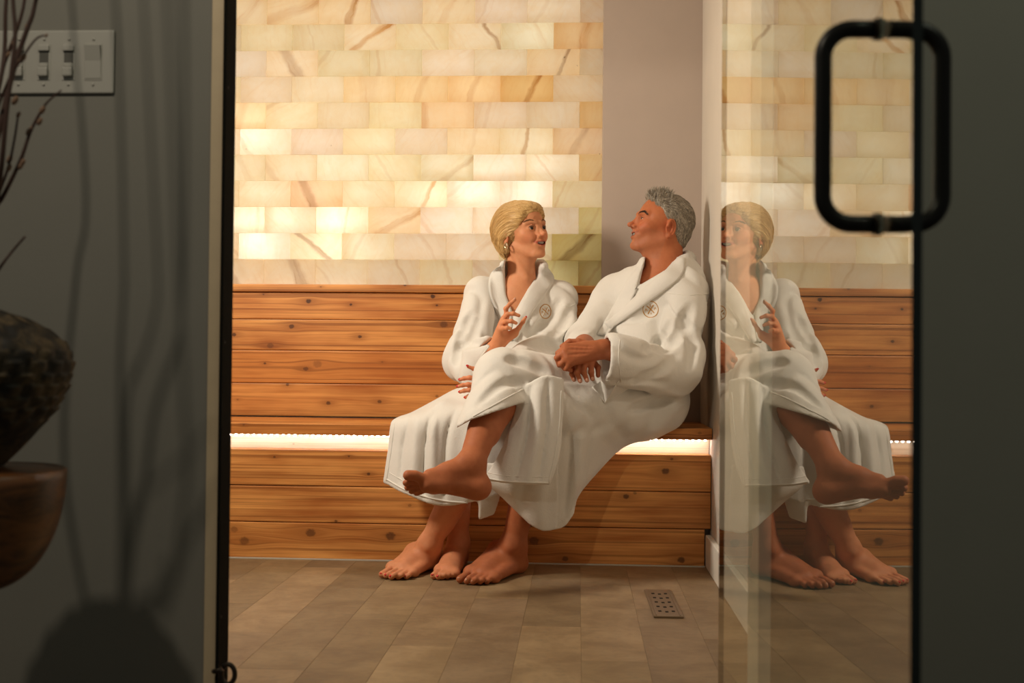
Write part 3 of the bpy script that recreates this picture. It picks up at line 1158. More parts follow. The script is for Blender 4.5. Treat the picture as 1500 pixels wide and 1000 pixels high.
def flat(prim, c, n, q):
    """prim squeezed by q (<1) along n about c"""
    fn0, lo, hi = prim
    c, n = A_(c), A_(n); n = n / np.linalg.norm(n)

    def fn(x, y, z):
        d = ((x - c[0]) * n[0] + (y - c[1]) * n[1] + (z - c[2]) * n[2]) * (1 / q - 1)
        return fn0(x + n[0] * d, y + n[1] * d, z + n[2] * d) * (0.5 + 0.5 * q)
    return fn, lo, hi


def half(p, n, R=0.3):
    """half space on the +n side of p (bounded box R around p)"""
    p, n = A_(p), A_(n); n = n / np.linalg.norm(n)
    return (lambda x, y, z: -((x - p[0]) * n[0] + (y - p[1]) * n[1] + (z - p[2]) * n[2]) + 0 * (x + y + z)), p - R, p + R


def isect(p1, p2):
    f1, lo1, hi1 = p1; f2, lo2, hi2 = p2
    return (lambda x, y, z: np.maximum(f1(x, y, z), f2(x, y, z))), np.maximum(lo1, lo2), np.minimum(hi1, hi2)


def chain(F, pts, rs, k=0.01):
    for i in range(len(pts) - 1):
        F.add(rcone(pts[i], pts[i + 1], rs[i], rs[i + 1]), k)


def tri(a, b, c, th):
    a, b, c = A_(a), A_(b), A_(c)
    ba, cb, ac = b - a, c - b, a - c
    nor = np.cross(ba, ac)
    n2 = max(float(nor @ nor), 1e-14)
    e = [np.cross(ba, nor), np.cross(cb, nor), np.cross(ac, nor)]

    def fn(x, y, z):
        P_ = [(x - q[0], y - q[1], z - q[2]) for q in (a, b, c)]
        dt = lambda v, p: v[0] * p[0] + v[1] * p[1] + v[2] * p[2]
        sg = np.sign(dt(e[0], P_[0])) + np.sign(dt(e[1], P_[1])) + np.sign(dt(e[2], P_[2]))
        def ed(v, p):
            t = np.clip(dt(v, p) / max(float(v @ v), 1e-12), 0, 1)
            return (v[0] * t - p[0]) ** 2 + (v[1] * t - p[1]) ** 2 + (v[2] * t - p[2]) ** 2
        edge = np.minimum(np.minimum(ed(ba, P_[0]), ed(cb, P_[1])), ed(ac, P_[2]))
        pl = dt(nor, P_[0]) ** 2 / n2
        return np.sqrt(np.where(sg < 2, edge, pl)) - th
    return fn, np.minimum(np.minimum(a, b), c) - th, np.maximum(np.maximum(a, b), c) + th


def grid_pts(rows, nu, nv):
    """rows of (px,py,Y) -> smooth nv x nu grid of world points"""
    R = [spline([P(*q) for q in row], nu) for row in rows]
    R = np.array(R)
    return np.stack([spline(R[:, j], nv) for j in range(nu)], 1)


def sheet(F, rows, nu, nv, th=0.006, k=0.012, folds=(), wave=None):
    """thin hanging cloth through control points (px, py, Y); folds = (polyline, width in px, depth)"""
    R_ = np.array([spline(row, nu) for row in rows])
    g = np.stack([spline(R_[:, j], nv) for j in range(nu)], 1)
    D = np.zeros(g.shape[:2])
    for pl, wd, am in folds:
        q = spline([(x, y) for x, y in pl], 16)
        best = np.full(g.shape[:2], 1e9); endf = np.ones(g.shape[:2])
        for i in range(15):
            a_, b_ = q[i], q[i + 1]
            ab = b_ - a_
            t = np.clip(((g[..., :2] - a_) @ ab) / max(ab @ ab, 1e-9), 0, 1)
            d = np.linalg.norm(g[..., :2] - a_ - t[..., None] * ab, axis=-1)
            u = (i + t) / 15
            endf = np.where(d < best, np.clip(np.sin(np.pi * np.clip(u * .9 + .08, 0, 1)) ** .5, 0, 1), endf)
            best = np.minimum(best, d)
        D += am * np.exp(-(best / wd) ** 2) * endf
    if wave is not None:
        D = D + wave(g)
    W_ = np.array([[tuple(P(g[i, j, 0], g[i, j, 1], g[i, j, 2] + D[i, j])) for j in range(nu)] for i in range(nv)])
    lo, hi = W_.reshape(-1, 3).min(0) - th, W_.reshape(-1, 3).max(0) + th
    sl, q = F.region(lo, hi, k + 3 * F.h)
    T = Field(lo - k - 4 * F.h, hi + k + 4 * F.h, F.h)
    T.lo = np.array([q[0].ravel()[0], q[1].ravel()[0], q[2].ravel()[0]], float)
    T.n = np.array([q[0].size, q[1].size, q[2].size])
    T.a = np.full(tuple(T.n), 1.0, np.float32)
    for i in range(nv - 1):
        for j in range(nu - 1):
            a, b, c, d = W_[i, j], W_[i, j + 1], W_[i + 1, j + 1], W_[i + 1, j]
            T.add(tri(a, b, c, th)); T.add(tri(a, c, d, th))
    a, d = F.a[sl], T.a
    if k > 0:
        t = np.maximum(k - np.abs(a - d), 0) / k
        F.a[sl] = np.minimum(a, d) - t * t * k * 0.25
    else:
        F.a[sl] = np.minimum(a, d)
    return W_


def wedge(poly, y0, y1):
    """convex pixel polygon (clockwise on screen) cut through between two depths"""
    pls = []
    c = sum((Vector((x, y)) for x, y in poly), Vector((0, 0))) / len(poly)
    mid = ray(c.x, c.y)
    for i in range(len(poly)):
        a, b = ray(*poly[i]), ray(*poly[(i + 1) % len(poly)])
        n = a.cross(b).normalized()
        if n.dot(mid) > 0: n = -n
        pls.append(A_(n))
    C_ = A_(CAM)

    def fn(x, y, z):
        d = np.maximum(y0 - y, y - y1) + 0 * (x + z)
        for n in pls:
            d = np.maximum(d, (x - C_[0]) * n[0] + (y - C_[1]) * n[1] + (z - C_[2]) * n[2])
        return d
    pts = np.array([tuple(P(x, y, Y)) for x, y in poly for Y in (y0, y1)])
    return fn, pts.min(0), pts.max(0)


def groove(F, pix, r=0.012, depth=0.008, k=0.014, y0=3.0, y1=4.4, ridge=False):
    """carve (or raise) a soft fold along a pixel polyline on the nearest surface"""
    pts = spline([(x, y, 0) for x, y in pix], max(6, 3 * len(pix)))
    h = [F.hit(x, y, y0, y1) for x, y, _ in pts]
    h = [q for q in h if q is not None]
    if len(h) < 2: return
    n = len(h)
    ps, rs = [], []
    for i, q in enumerate(h):
        u = i / (n - 1)
        t = math.sin(math.pi * min(1, max(0.0, u))) ** 0.6 * 0.85 + 0.15
        tov = (CAM - q).normalized()
        rr_ = r * (0.55 + 0.45 * t)
        ps.append(q + tov * ((rr_ - depth * t) * (-1 if ridge else 1)))
        rs.append(rr_)
    for i in range(n - 1):
        if (ps[i + 1] - ps[i]).length > 0.06: continue
        pr = rcone(ps[i], ps[i + 1], rs[i], rs[i + 1])
        (F.add if ridge else F.sub)(pr, k)


def fold_noise(seed, freq, amp, dirv=(0, 0, 1), st=3.0, crease=0.0):
    """slow wrinkles stretched along dirv; crease > 0 draws narrow valleys between puffed panels"""
    r = np.random.RandomState(seed)
    d = A_(dirv); d /= np.linalg.norm(d)
    W = []
    for _ in range(7):
        v = r.normal(size=3)
        v = v - d * (v @ d) * (1 - 1 / st)
        v = v / np.linalg.norm(v) * freq * r.uniform(.6, 1.6)
        W.append((v, r.uniform(0, 6.28), r.uniform(.5, 1)))

    def fn(x, y, z):
        s_ = 0
        for v, p, a in W:
            s_ = s_ + a * np.sin(x * v[0] + y * v[1] + z * v[2] + p)
        if crease > 0:
            return (np.exp(-(s_ / .75) ** 2) - .35) * amp * crease + s_ * (amp / 6.0)
        return s_ * (amp / 3.0)
    return fn


def surf_bvh(v, f):
    return BVHTree.FromPolygons([tuple(p) for p in v], [tuple(q) for q in f])


# materials for the couple -------------------------------------------
def skin_mat(name, mult):
    g = G(name)
    at = g.x(g.n('ShaderNodeAttribute', attribute_name='Col').outputs['Color'])
    c = g.coord()
    n = g.noise(c, 55.0, 4, .6)
    col = g.mix(g.step(n, .3, .75) * .28, at, g.mix(1.0, at, mult, 'MULTIPLY'))
    h = g.noise(c, 500.0, 2) * .5 + g.noise(c, 130.0, 3)
    nd = g.bsdf(col, 0.56, g.bump(h, .16, .0018), .3, Subsurface_Weight=0.12, Subsurface_Scale=0.008)
    return g.done(nd)


def terry(name, color):
    g = G(name)
    c = g.coord()
    n = g.noise(c, 260.0, 2, .6)
    n2 = g.noise(c, 16.0, 3)
    col = g.mix(n2, tuple(x * .95 for x in color), color)
    h = n + g.noise(c, 70.0, 2) * 0.5
    return g.done(g.bsdf(col, 0.95, g.bump(h, .35, .0025), .1, Sheen_Weight=0.25, Sheen_Roughness=0.5))


def hair_mat(name, c1, c2, c3, sc, stretch):
    g = G(name)
    at = g.coord('Object')
    x, y, z = g.xyz(at)
    u = g.n('ShaderNodeAttribute', attribute_name='Col')
    uu = g.x(u.outputs['Color'])
    n = g.noise(uu, sc, 3, .7)
    n2 = g.noise(uu, sc * .3, 2, .6)
    col = g.mix(g.step(n, .35, .65), c1, c2)
    col = g.mix(g.step(n2, .52, .7) * .6, col, c3)
    return g.done(g.bsdf(col, 0.42, g.bump(n, .5, .002), .5))


M_robe_w = terry('white_terry', (0.775, 0.75, 0.70))
M_robe_m = M_robe_w
M_piping = plain('robe_piping', (0.77, 0.745, 0.69), 0.9, bump=0.1)
M_skin_w = skin_mat('skin_fair', (0.80, 0.62, 0.55))
M_skin_m = skin_mat('skin_tanned', (0.72, 0.55, 0.48))
M_gold = plain('gold_thread', (0.50, 0.25, 0.045), 0.5, bump=.1)
M_nail = plain('red_nail_varnish', (0.62, 0.03, 0.03), 0.2, bump=0)
M_nail_n = plain('bare_nail', (0.58, 0.30, 0.20), 0.3, bump=0)
M_teeth = plain('teeth', (0.95, 0.92, 0.85), 0.25, bump=0)
M_eyew = plain('eye_white', (0.62, 0.56, 0.50), 0.25, bump=0)
M_iris = plain('iris', (0.035, 0.024, 0.015), 0.15, bump=0)
M_brow_w = plain('brow_brown', (0.20, 0.095, 0.04), 0.8)
M_brow_m = plain('brow_dark', (0.035, 0.022, 0.016), 0.8)
M_lash = plain('lash_dark', (0.03, 0.017, 0.012), 0.6)
M_silver = plain('earring_metal', (0.75, 0.66, 0.48), 0.18, metal=1.0, bump=0)


# ------------------------------------------------------------------ heads
def head_frame(F, roll=0.0):
    f = Vector(F).normalized()
    r = f.cross(Vector((0, 0, 1))).normalized()
    u = r.cross(f)
    q = Matrix.Rotation(roll, 3, f)
    r, u = q @ r, q @ u
    return np.array([[r[i], f[i], u[i]] for i in range(3)])


def build_head(origin, R, sc, o, neck_base, chest=None, col=None, male=True, h=0.0018):
    """skull, face, ears and neck around an eye-level origin; local x = the person's right, y = forward, z = up.
    o holds face settings; returns verts (world), quads, colours, local verts and the field"""
    org = A_(origin)
    L2W = lambda p: org + (np.asarray(p, float) * sc) @ R.T
    W2L = lambda p: (R.T @ (A_(p) - org)) / sc
    nb = W2L(neck_base)
    lo = np.minimum(np.array([-.10, -.135, -.16]), nb - .09)
    hi = np.maximum(np.array([.10, .135, .135]), nb + .09)
    if chest is not None:
        for c_ in chest:
            q = W2L(c_[0]); lo = np.minimum(lo, q - c_[1] / sc - .01); hi = np.maximum(hi, q + c_[1] / sc + .01)
    F = Field(lo, hi, h)
    g = o.get
    # skull and face masses
    F.add(ell((0, -.012, .032), (.0735, .0915, .0815)))
    F.add(ell((0, .030, .010), (.0625, .060, .078)), .02)
    F.add(ell((0, .022, -.056), (g('jaw', .050), .056, .047)), .03)
    for sx in (-1, 1):
        F.add(rcone((sx * g('jawx', .052), -.008, -.052), (sx * .020, .062, -.094), .015, .013), .02)
        F.add(ell((sx * .041, .056, -.020), (.021, .022, .019)), .022)           # cheekbone
        if g('smile'):
            F.add(ell((sx * .032, .071, -.036), (.015, .014, .014)), .018)       # raised cheek
        F.add(rcone((sx * .046, .070, .020), (sx * .014, .0865, .0155), .0085, g('brow_r', .0085)), .014)
        F.add(ell((sx * .058, .020, .018), (.012, .03, .02)), .02)                # temple
    F.add(ell((0, .0745, -.094), (.019, .0165, .0165)), .018)                    # chin
    F.add(ell((0, .071, -.056), (.029, .024, .026)), .02)                        # muzzle
    # eye sockets
    for sx in (-1, 1):
        F.sub(ell((sx * .0325, .0985, .0005), (.0185, .020, .0125)), .012)
    # nose
    nl = g('nose', 1.0)
    F.add(rcone((0, .083, .012), (0, .0975 + .006 * nl, -.024), .0068, .0078), .010)
    F.add(ell((0, .1035 + .006 * nl, -.0285), (.0098, .0098, .0088)), .007)
    for sx in (-1, 1):
        F.add(ell((sx * .0112, .0945, -.0325), (.0072, .0095, .0072)), .006)
        F.sub(ell((sx * .0055, .1015, -.0385), (.0032, .0050, .0030)), .002)
    # eyelids around the eyeballs
    ey = .0735
    for sx in (-1, 1):
        c_ = (sx * .0320, ey, .0)
        F.add(ell(c_, (.0150, .0142, .0138)), .005)
        F.sub(ell((sx * .0322, ey + .016, g('lid_z', -.0008)), (.0128, .012, g('lid_open', .0052))), .0015)
        F.add(rcone((sx * .0445, ey + .0045, -.001), (sx * .032, ey + .0138, g('lid_open', .0052) + .0022), .0017, .0019), .003)
        F.add(rcone((sx * .032, ey + .0138, g('lid_open', .0052) + .0022), (sx * .0205, ey + .008, .0), .0019, .0015), .003)
    # mouth
    mw = g('mouth', .022)
    mz = -.0600
    my = g('lip_y', .0905)
    up = g('smile_up', .004)
    op = g('open', .004)
    cb = g('corner', .011)
    for sx in (-1, 1):
        F.add(rcone((sx * mw, my - cb, mz + up), (sx * .007, my + .0035, mz + .0055 + op * .4), .0034, .0046), .005)
        F.add(rcone((sx * mw, my - cb, mz + up), (sx * .006, my + .0010, mz - .0060 - op * .6), .0034, .0054), .005)
        if g('smile'):
            F.add(rcone((sx * .0075, .088, .0), (sx * .0105, .086, -.030), .0075, .0085), .008)
            F.sub(rcone((sx * .0205, .090, -.034), (sx * (mw + .0075), .082, mz + .002), .003, .004), .008)   # smile fold
    F.add(rcone((-.007, my + .0035, mz + .0055 + op * .4), (.007, my + .0035, mz + .0055 + op * .4), .0044), .004)
    F.add(rcone((-.006, my + .001, mz - .006 - op * .6), (.006, my + .001, mz - .006 - op * .6), .0054), .004)
    for i in range(28):
        u0, u1 = -1 + i / 14, -1 + (i + 1) / 14
        pt = lambda u: (mw * .9 * u, my + .004 - (cb + .003) * u * u, mz + up * u * u)
        pb_ = lambda u: (mw * .9 * u, my - .0045 - (cb + .003) * u * u, mz + up * u * u)
        rr_ = max(.0012, op * (1 - .80 * ((u0 + u1) / 2) ** 2))
        F.sub(rcone(pt(u0), pt(u1), rr_), .0015); F.sub(rcone(pb_(u0), pb_(u1), rr_), .0015)
    F.sub(rcone((-.012, .096, mz - .021), (.012, .096, mz - .021), .006), .010)     # dip above the chin
    # ears
    for sx in (-1, 1):
        ang = .18
        Re = np.array(Matrix.Rotation(sx * -.30, 3, 'Z') @ Matrix.Rotation(-ang, 3, 'X'))
        ec = np.array([sx * .0755, -.014, -.010])
        F.add(ell(ec, (.0075, .0185, .0315), Re), .006)
        F.sub(ell((sx * .0835, -.011, -.008), (.0085, .0110, .0195), Re), .003)
        F.sub(ell((sx * .0800, -.006, -.013), (.008, .0055, .0075), Re), .002)
        F.add(ell((sx * .0745, -.003, -.014), (.004, .004, .007)), .004)
        rim = [ec + Re @ A_((sx * .0055, .0150 * math.cos(a) - .001, .0265 * math.sin(a) + .002)) for a in np.linspace(.15, 4.3, 12)]
        rim = [A_(ec) + (q_ - A_(ec)) for q_ in rim]
        for q0, q1 in zip(rim, rim[1:]):
            F.add(rcone(q0, q1, .0034), .002)
        F.add(rcone(A_(ec) + Re @ A_((sx * .004, -.005, .012)), A_(ec) + Re @ A_((sx * .004, -.006, -.012)), .0028), .003)
        F.add(ell(A_(ec) + Re @ A_((sx * .003, .004, -.027)), (.005, .007, .008)), .004)
    # neck
    nr = g('neck', .050)
    F.add(rcone((0, -.030, -.045), tuple(nb), nr, nr * 1.08), .03)
    F.add(rcone((0, .012, -.085), tuple(nb + np.array([0, .020, .0])), nr * .62, nr * .7), .03)
    for sx in (-1, 1):      # neck cords
        F.add(rcone((sx * .050, -.022, -.050), tuple(nb + np.array([sx * .018, .052, -.004])), .010, .009), .012)
    if chest is not None:
        for c_ in chest:
            F.add(ell(W2L(c_[0]), A_(c_[2]) / sc, (R.T @ np.array(c_[3])) if len(c_) > 3 else R.T), .03)
    for pr in o.get('grooves', []):
        a, b, r_, k_ = pr
        F.sub(rcone(a, b, r_), k_)
    v, f = F.mesh(1)
    # colours by place on the face
    base = A_(col['base'])
    C = np.tile(base, (len(v), 1))
    def blend(mask, c_):
        nonlocal C
        mask = np.clip(mask, 0, 1)[:, None]
        C = C * (1 - mask) + A_(c_)[None] * mask
    gs = lambda p, r: np.exp(-(((v - A_(p)) / A_(r)) ** 2).sum(1))
    for sx in (-1, 1):
        blend(gs((sx * .043, .07, -.030), (.022, .03, .020)) * .55, col['blush'])
        blend(gs((sx * .076, -.012, -.010), (.015, .03, .04)) * .5, col['blush'])
        blend(gs((sx * .032, .088, .008), (.016, .02, .007)) * .45, col['lid'])
    blend(gs((0, .108, -.030), (.016, .02, .014)) * .5, col['blush'])
    d_up = np.abs(v[:, 2] - (mz + up * (v[:, 0] / mw) ** 2))
    lip = (np.abs(v[:, 0]) < mw + .001) & (v[:, 1] > .074) & (d_up < (.0095 + op * .5) * (1 - (np.abs(v[:, 0]) / (mw + .004)) ** 2) + .001)
    blend(np.clip(((.0088 + op * .5) * (1 - (np.abs(v[:, 0]) / (mw + .004)) ** 2) + .001 - d_up) / .0035, 0, 1) * (np.abs(v[:, 0]) < mw + .001) * (v[:, 1] > .070) * .85, col['lip'])
    inn = (np.abs(v[:, 0]) < mw * .95) & (v[:, 1] > .055) & (v[:, 1] < my - .0075 - cb * (v[:, 0] / mw) ** 2) & (d_up < op + .001)
    blend(inn * .9, (.10, .02, .015))
    if col.get('stubble'):
        m = (v[:, 2] < -.030) & (v[:, 2] > -.125) & (v[:, 1] > -.01)
        blend(m * .22 * (1 - lip), col['stubble'])
    for sx in (-1, 1):
        if 'brow' in col:
            q = spline([(sx * x, y, z) for x, y, z in col['brow']], 24)
            sel = np.where((v[:, 1] > .05) & (np.abs(v[:, 2] - .02) < .02))[0]
            dd = np.min(np.linalg.norm(v[sel][:, None, :] - q[None], axis=2), axis=1)
            mk = np.zeros(len(v)); mk[sel] = np.clip(1.6 - dd / .0030, 0, 1)
            blend(mk * .55, col['brow_c'])
    o['field'] = F
    W = org[None] + (v * sc) @ R.T
    return W, f, C, v, F, L2W


def face_parts(par, L2W, R, sc, o, M_brow, look=(0, 0), brow=None, lash=True):
    Rm = Matrix([[R[i][j] for j in range(3)] for i in range(3)])
    for sx in (-1, 1):
        c_ = Vector(L2W((sx * .0320, .0735, .0)))
        g = Vector((math.sin(look[0]), math.cos(look[0]) * math.cos(look[1]), math.sin(look[1]))).normalized()
        bm = bmesh.new()
        bmesh.ops.create_uvsphere(bm, u_segments=32, v_segments=36, radius=o.get('eye_r', .0129) * sc)
        for f in bm.faces:
            d = f.calc_center_median().normalized().z
            f.material_index = 2 if d > math.cos(.24) else 1 if d > math.cos(o.get('iris', .55)) else 0
        bmesh.ops.transform(bm, verts=bm.verts, matrix=(Rm @ g.to_track_quat('Z', 'Y').to_matrix()).to_4x4())
        e = bm_obj('eye', bm, M_eyew, par, None, True)
        e.data.transform(Matrix.Translation(c_))
        e.data.materials.append(M_iris)
        e.data.materials.append(M_lash)
        b = brow
        q = spline([(sx * x, y, z) for x, y, z in b], 90)
        rs_ = np.random.RandomState(3 + sx)
        idx = rs_.randint(2, 80, 170)
        thick = .0030 * o.get('brow_w', 1) * np.sin(np.pi * np.clip(.12 + (1 - idx / 90) * .80, 0, 1)) ** .7
        st = q[idx] + np.array([0, 0, 1.0])[None] * (rs_.uniform(-1, 1, 170) * thick)[:, None]
        dirs = q[np.maximum(idx - 6, 0)] - q[idx]
        dirs = dirs / np.linalg.norm(dirs, axis=1, keepdims=True) + np.array([0, 0, .35])
        F_ = o['field']
        for _ in range(3):
            st = st - grad(F_, st) * F_.sample(st)[:, None]
        hv_, hq_, _, _ = strands(F_, st, lambda p: dirs, 4, .0022, .12, .00050, L2W, .1, 5)
        np_mesh('eyebrow', [(hv_, hq_)], M_brow, par)
        if lash:
            lo = o.get('lid_open', .0052)
            pts = [L2W((sx * x, y, z)) for x, y, z in ((.0455, .0785, .001), (.040, .0845, lo * .8), (.032, .0876, lo + .0008), (.025, .0855, lo * .75), (.0205, .081, .000))]
            sp = [Vector(p) for p in spline(pts, 14)]
            bm_obj('eyelashes', tube_bm(sp, .0013 * sc, 6), M_lash, par, None, True)
    # teeth
    mz, my = -.0600, o.get('lip_y', .0905)
    up = o.get('smile_up', .004); mw = o.get('mouth', .022); op = o.get('open', .004)
    if op > .002:
        bm = bmesh.new()
        n = 25
        top, bot = [], []
        for i in range(n):
            u = -1 + 2 * i / (n - 1)
            x = mw * .86 * u
            y = my + .0042 - (o.get('corner', .011) + .001) * u * u
            zc = mz + up * u * u
            top.append(bm.verts.new(Vector(L2W((x, y - .002, zc + op * (1 - .6 * u * u) + .0012)))))
            bot.append(bm.verts.new(Vector(L2W((x, y - .001, zc - op * o.get('teeth', .25) * (1 - .7 * u * u))))))
        for i in range(n - 1):
            bm.faces.new((top[i], top[i + 1], bot[i + 1], bot[i]))
        r = bmesh.ops.solidify(bm, geom=bm.faces[:], thickness=.002)
        bm_obj('teeth', bm, M_teeth, par, None, True)


# ------------------------------------------------------------------ hands and feet from joint polylines
def hand(F, wrist, wr, palm, fingers, fr, k=.006, back=None):
    """wrist point, palm = knuckle points index..little, fingers = joint polylines starting at those knuckles;
    the last polyline is the thumb starting near the wrist"""
    for p, kn in zip(palm, palm):
        F.add(rcone(wrist.lerp(kn, .12), kn, wr * .78, fr * 1.12), .010)
    for a, b in zip(palm, palm[1:]):
        F.add(rcone(wrist.lerp((a + b) / 2, .3), (a + b) / 2, wr * .75, fr * 1.0), .010)
    for fg in fingers:
        n = len(fg)
        rs = [fr * (1.0 - .30 * i / (n - 1)) for i in range(n)]
        for i in range(n - 1):
            F.add(rcone(fg[i], fg[i + 1], rs[i], rs[i + 1]), k * .5 if i else k)
        for i in range(1, n - 1):
            F.add(ell(fg[i], (rs[i] * 1.08,) * 3), .003)


def nail(name, par, tip, direction, up, L, W, mat):
    d = Vector(direction).normalized(); u = Vector(up)
    u = (u - d * u.dot(d)).normalized(); s_ = d.cross(u)
    bm = bmesh.new()
    bmesh.ops.create_uvsphere(bm, u_segments=12, v_segments=8, radius=1)
    for v in bm.verts:
        c = v.co.copy()
        v.co = Vector(tip) + d * (c.x * L) + s_ * (c.y * W) + u * (c.z * W * .45)
    return bm_obj(name, bm, mat, par, None, True)


def grad(F, p):
    e = F.h
    g = np.stack([F.sample(p + np.eye(3)[k] * e) - F.sample(p - np.eye(3)[k] * e) for k in range(3)], -1)
    return g / np.maximum(np.linalg.norm(g, axis=-1, keepdims=True), 1e-9)


def strands(F, p, flow, n, step, lift, r, L2W, curl=0.0, seed=0):
    """short tapered hairs that follow the field's surface; p local start points, flow(p)->direction; returns world verts, quads, local verts"""
    rs_ = np.random.RandomState(seed)
    path = [p.copy()]
    st = step * rs_.uniform(.6, 1.25, len(p))[:, None]
    wob = rs_.normal(size=p.shape) * curl
    for i in range(n - 1):
        g = grad(F, p)
        d = flow(p) + wob
        d = d - g * (d * g).sum(1, keepdims=True) * (1 if lift < .5 else .0)
        d = d / np.maximum(np.linalg.norm(d, axis=1, keepdims=True), 1e-9)
        p = p + d * st
        v = F.sample(p)[:, None]
        tgt = 0.0006 + lift * (i + 1) / n * st * n
        p = p - g * (v - tgt) * (1 if lift < .5 else .0)
        path.append(p.copy())
    path = np.stack(path, 1)                  # m, n, 3
    m = len(path)
    T = np.gradient(path, axis=1)
    T /= np.maximum(np.linalg.norm(T, axis=2, keepdims=True), 1e-9)
    ref = np.where(np.abs(T[..., :1]) > .8, np.array([0, 1.0, 0]), np.array([1.0, 0, 0]))
    N = np.cross(T, ref); N /= np.maximum(np.linalg.norm(N, axis=2, keepdims=True), 1e-9)
    B = np.cross(T, N)
    prof = np.linspace(0, 1, n)
    rad = r * (1 - prof ** 2 * .85) * rs_.uniform(.6, 1.3, m)[:, None]
    K = 4
    ring = [path + (N * math.cos(2 * math.pi * k / K) + B * math.sin(2 * math.pi * k / K)) * rad[..., None] for k in range(K)]
    v = np.stack(ring, 2)                     # m, n, K, 3
    id_ = np.arange(m * n * K).reshape(m, n, K)
    q = []
    for k in range(K):
        q.append(np.stack([id_[:, :-1, k], id_[:, :-1, (k + 1) % K], id_[:, 1:, (k + 1) % K], id_[:, 1:, k]], -1).reshape(-1, 4))
    v = v.reshape(-1, 3)
    rnd = np.repeat(rs_.uniform(0, 1, m), n * K)
    return L2W(v), np.concatenate(q), v, rnd


def strip_on(F, left, right, n, m, lift, y0=3.0, y1=4.4, bulge=0.0, calm=2):
    """cloth strip laid on a surface between two pixel polylines; returns verts, quads (with thickness)"""
    L = spline([(x, y, 0) for x, y in left], n); Rr = spline([(x, y, 0) for x, y in right], n)
    G_ = np.zeros((n, m, 3))
    for i in range(n):
        Y = []
        for j in range(m):
            u = j / (m - 1)
            px, py = L[i, :2] * (1 - u) + Rr[i, :2] * u
            h = F.hit(px, py, y0, y1)
            Y.append(np.nan if h is None else h.y)
        Y = np.array(Y)
        G_[i, :, 1] = Y
    # fill gaps and smooth the depths so the strip stays a calm band
    Yg = G_[:, :, 1]
    ok = ~np.isnan(Yg)
    med = np.nanmedian(Yg)
    for i in range(n):
        if ok[i].any():
            Yg[i] = np.interp(np.arange(m), np.where(ok[i])[0], Yg[i][ok[i]])
        else:
            Yg[i] = med
    for _ in range(calm):
        Z = Yg.copy()
        Z[1:-1] = (Yg[:-2] + 2 * Yg[1:-1] + Yg[2:]) / 4
        Yg = np.minimum(Z, Yg)
    V = []
    for i in range(n):
        for j in range(m):
            u = j / (m - 1)
            px, py = L[i, :2] * (1 - u) + Rr[i, :2] * u
            q = P(px, py, Yg[i, j])
            tov = (CAM - q).normalized()
            V.append(tuple(q + tov * (lift + bulge * math.sin(math.pi * u) ** .7)))
    V = np.array(V)
    back = []
    for i in range(n):
        for j in range(m):
            q = Vector(V[i * m + j]); back.append(tuple(q - (CAM - q).normalized() * (lift + bulge + .006)))
    back = np.array(back)
    f = []
    N = n * m
    for i in range(n - 1):
        for j in range(m - 1):
            a, b, c, d = i * m + j, i * m + j + 1, (i + 1) * m + j + 1, (i + 1) * m + j
            f.append((a, b, c, d)); f.append((N + d, N + c, N + b, N + a))
    def side(lst):
        for a, b in zip(lst, lst[1:]):
            f.append((b, a, N + a, N + b))
    side([i * m for i in range(n)][::-1]); side([i * m + m - 1 for i in range(n)])
    side(list(range(m))); side([(n - 1) * m + j for j in range(m)][::-1])
    return np.concatenate([V, back]), np.array(f)


def line_on(F, pix, r, lift=0.0, n=40, y0=3.0, y1=4.4, close=False):
    pts = spline([(x, y, 0) for x, y in pix], n)
    runs, out = [], []
    for x, y, _ in pts:
        h = F.hit(x, y, y0, y1)
        if h is None or (out and (h - out[-1]).length > .022):
            runs.append(out); out = []
        if h is not None:
            out.append(h)
    runs.append(out)
    out = max(runs, key=len)
    if len(out) < 4: return None
    q = np.array([tuple(h + (CAM - h).normalized() * lift) for h in out])
    for _ in range(2):
        q[1:-1] = (q[:-2] + 2 * q[1:-1] + q[2:]) / 4
    return tube_bm([Vector(v) for v in q], r, 8)


def emblem(F, par, cx, cy, r, rot, squash=.8):
    """gold embroidered badge: ring, crossed strokes and small letter-like stitches"""
    def put(q, name, rad):
        bm = line_on(F, q, rad, .0012, 30)
        if bm: bm_obj(name, bm, M_gold, par, None, True)
    E = lambda u, v: (cx + r * squash * (u * math.cos(rot) - v * math.sin(rot)), cy + r * (u * math.sin(rot) + v * math.cos(rot)))
    bm = line_on(F, [E(math.cos(a), math.sin(a)) for a in np.linspace(0, 2 * math.pi, 24)], .0015, .0013, 44)
    b = bm_obj('badge', bm, M_gold, par, None, True)
    b['label'] = 'round gold embroidered badge on the chest'
    put2 = lambda q, rad: (lambda bm: bm and bm_obj('badge_stitch', bm, M_gold, b, None, True))(line_on(F, q, rad, .0014, 30))
    put2([E(-.42, -.48), E(.05, .02), E(.40, .50)], .0017)
    put2([E(.42, -.48), E(-.02, .0), E(-.42, .50)], .0017)
    put2([E(-.72, .12), E(-.60, -.16), E(-.44, .10)], .0011)
    put2([E(.46, .12), E(.58, -.14), E(.74, .10)], .0011)
    put2([E(0, -.3), E(.02, -.62)], .0011)
    put2([E(0, .3), E(-.02, .62)], .0011)


def quick(lo, hi, h, fill):
    F = Field(lo, hi, h)
    fill(F)
    return F.mesh(1)


V3 = lambda a: Vector(tuple(a))

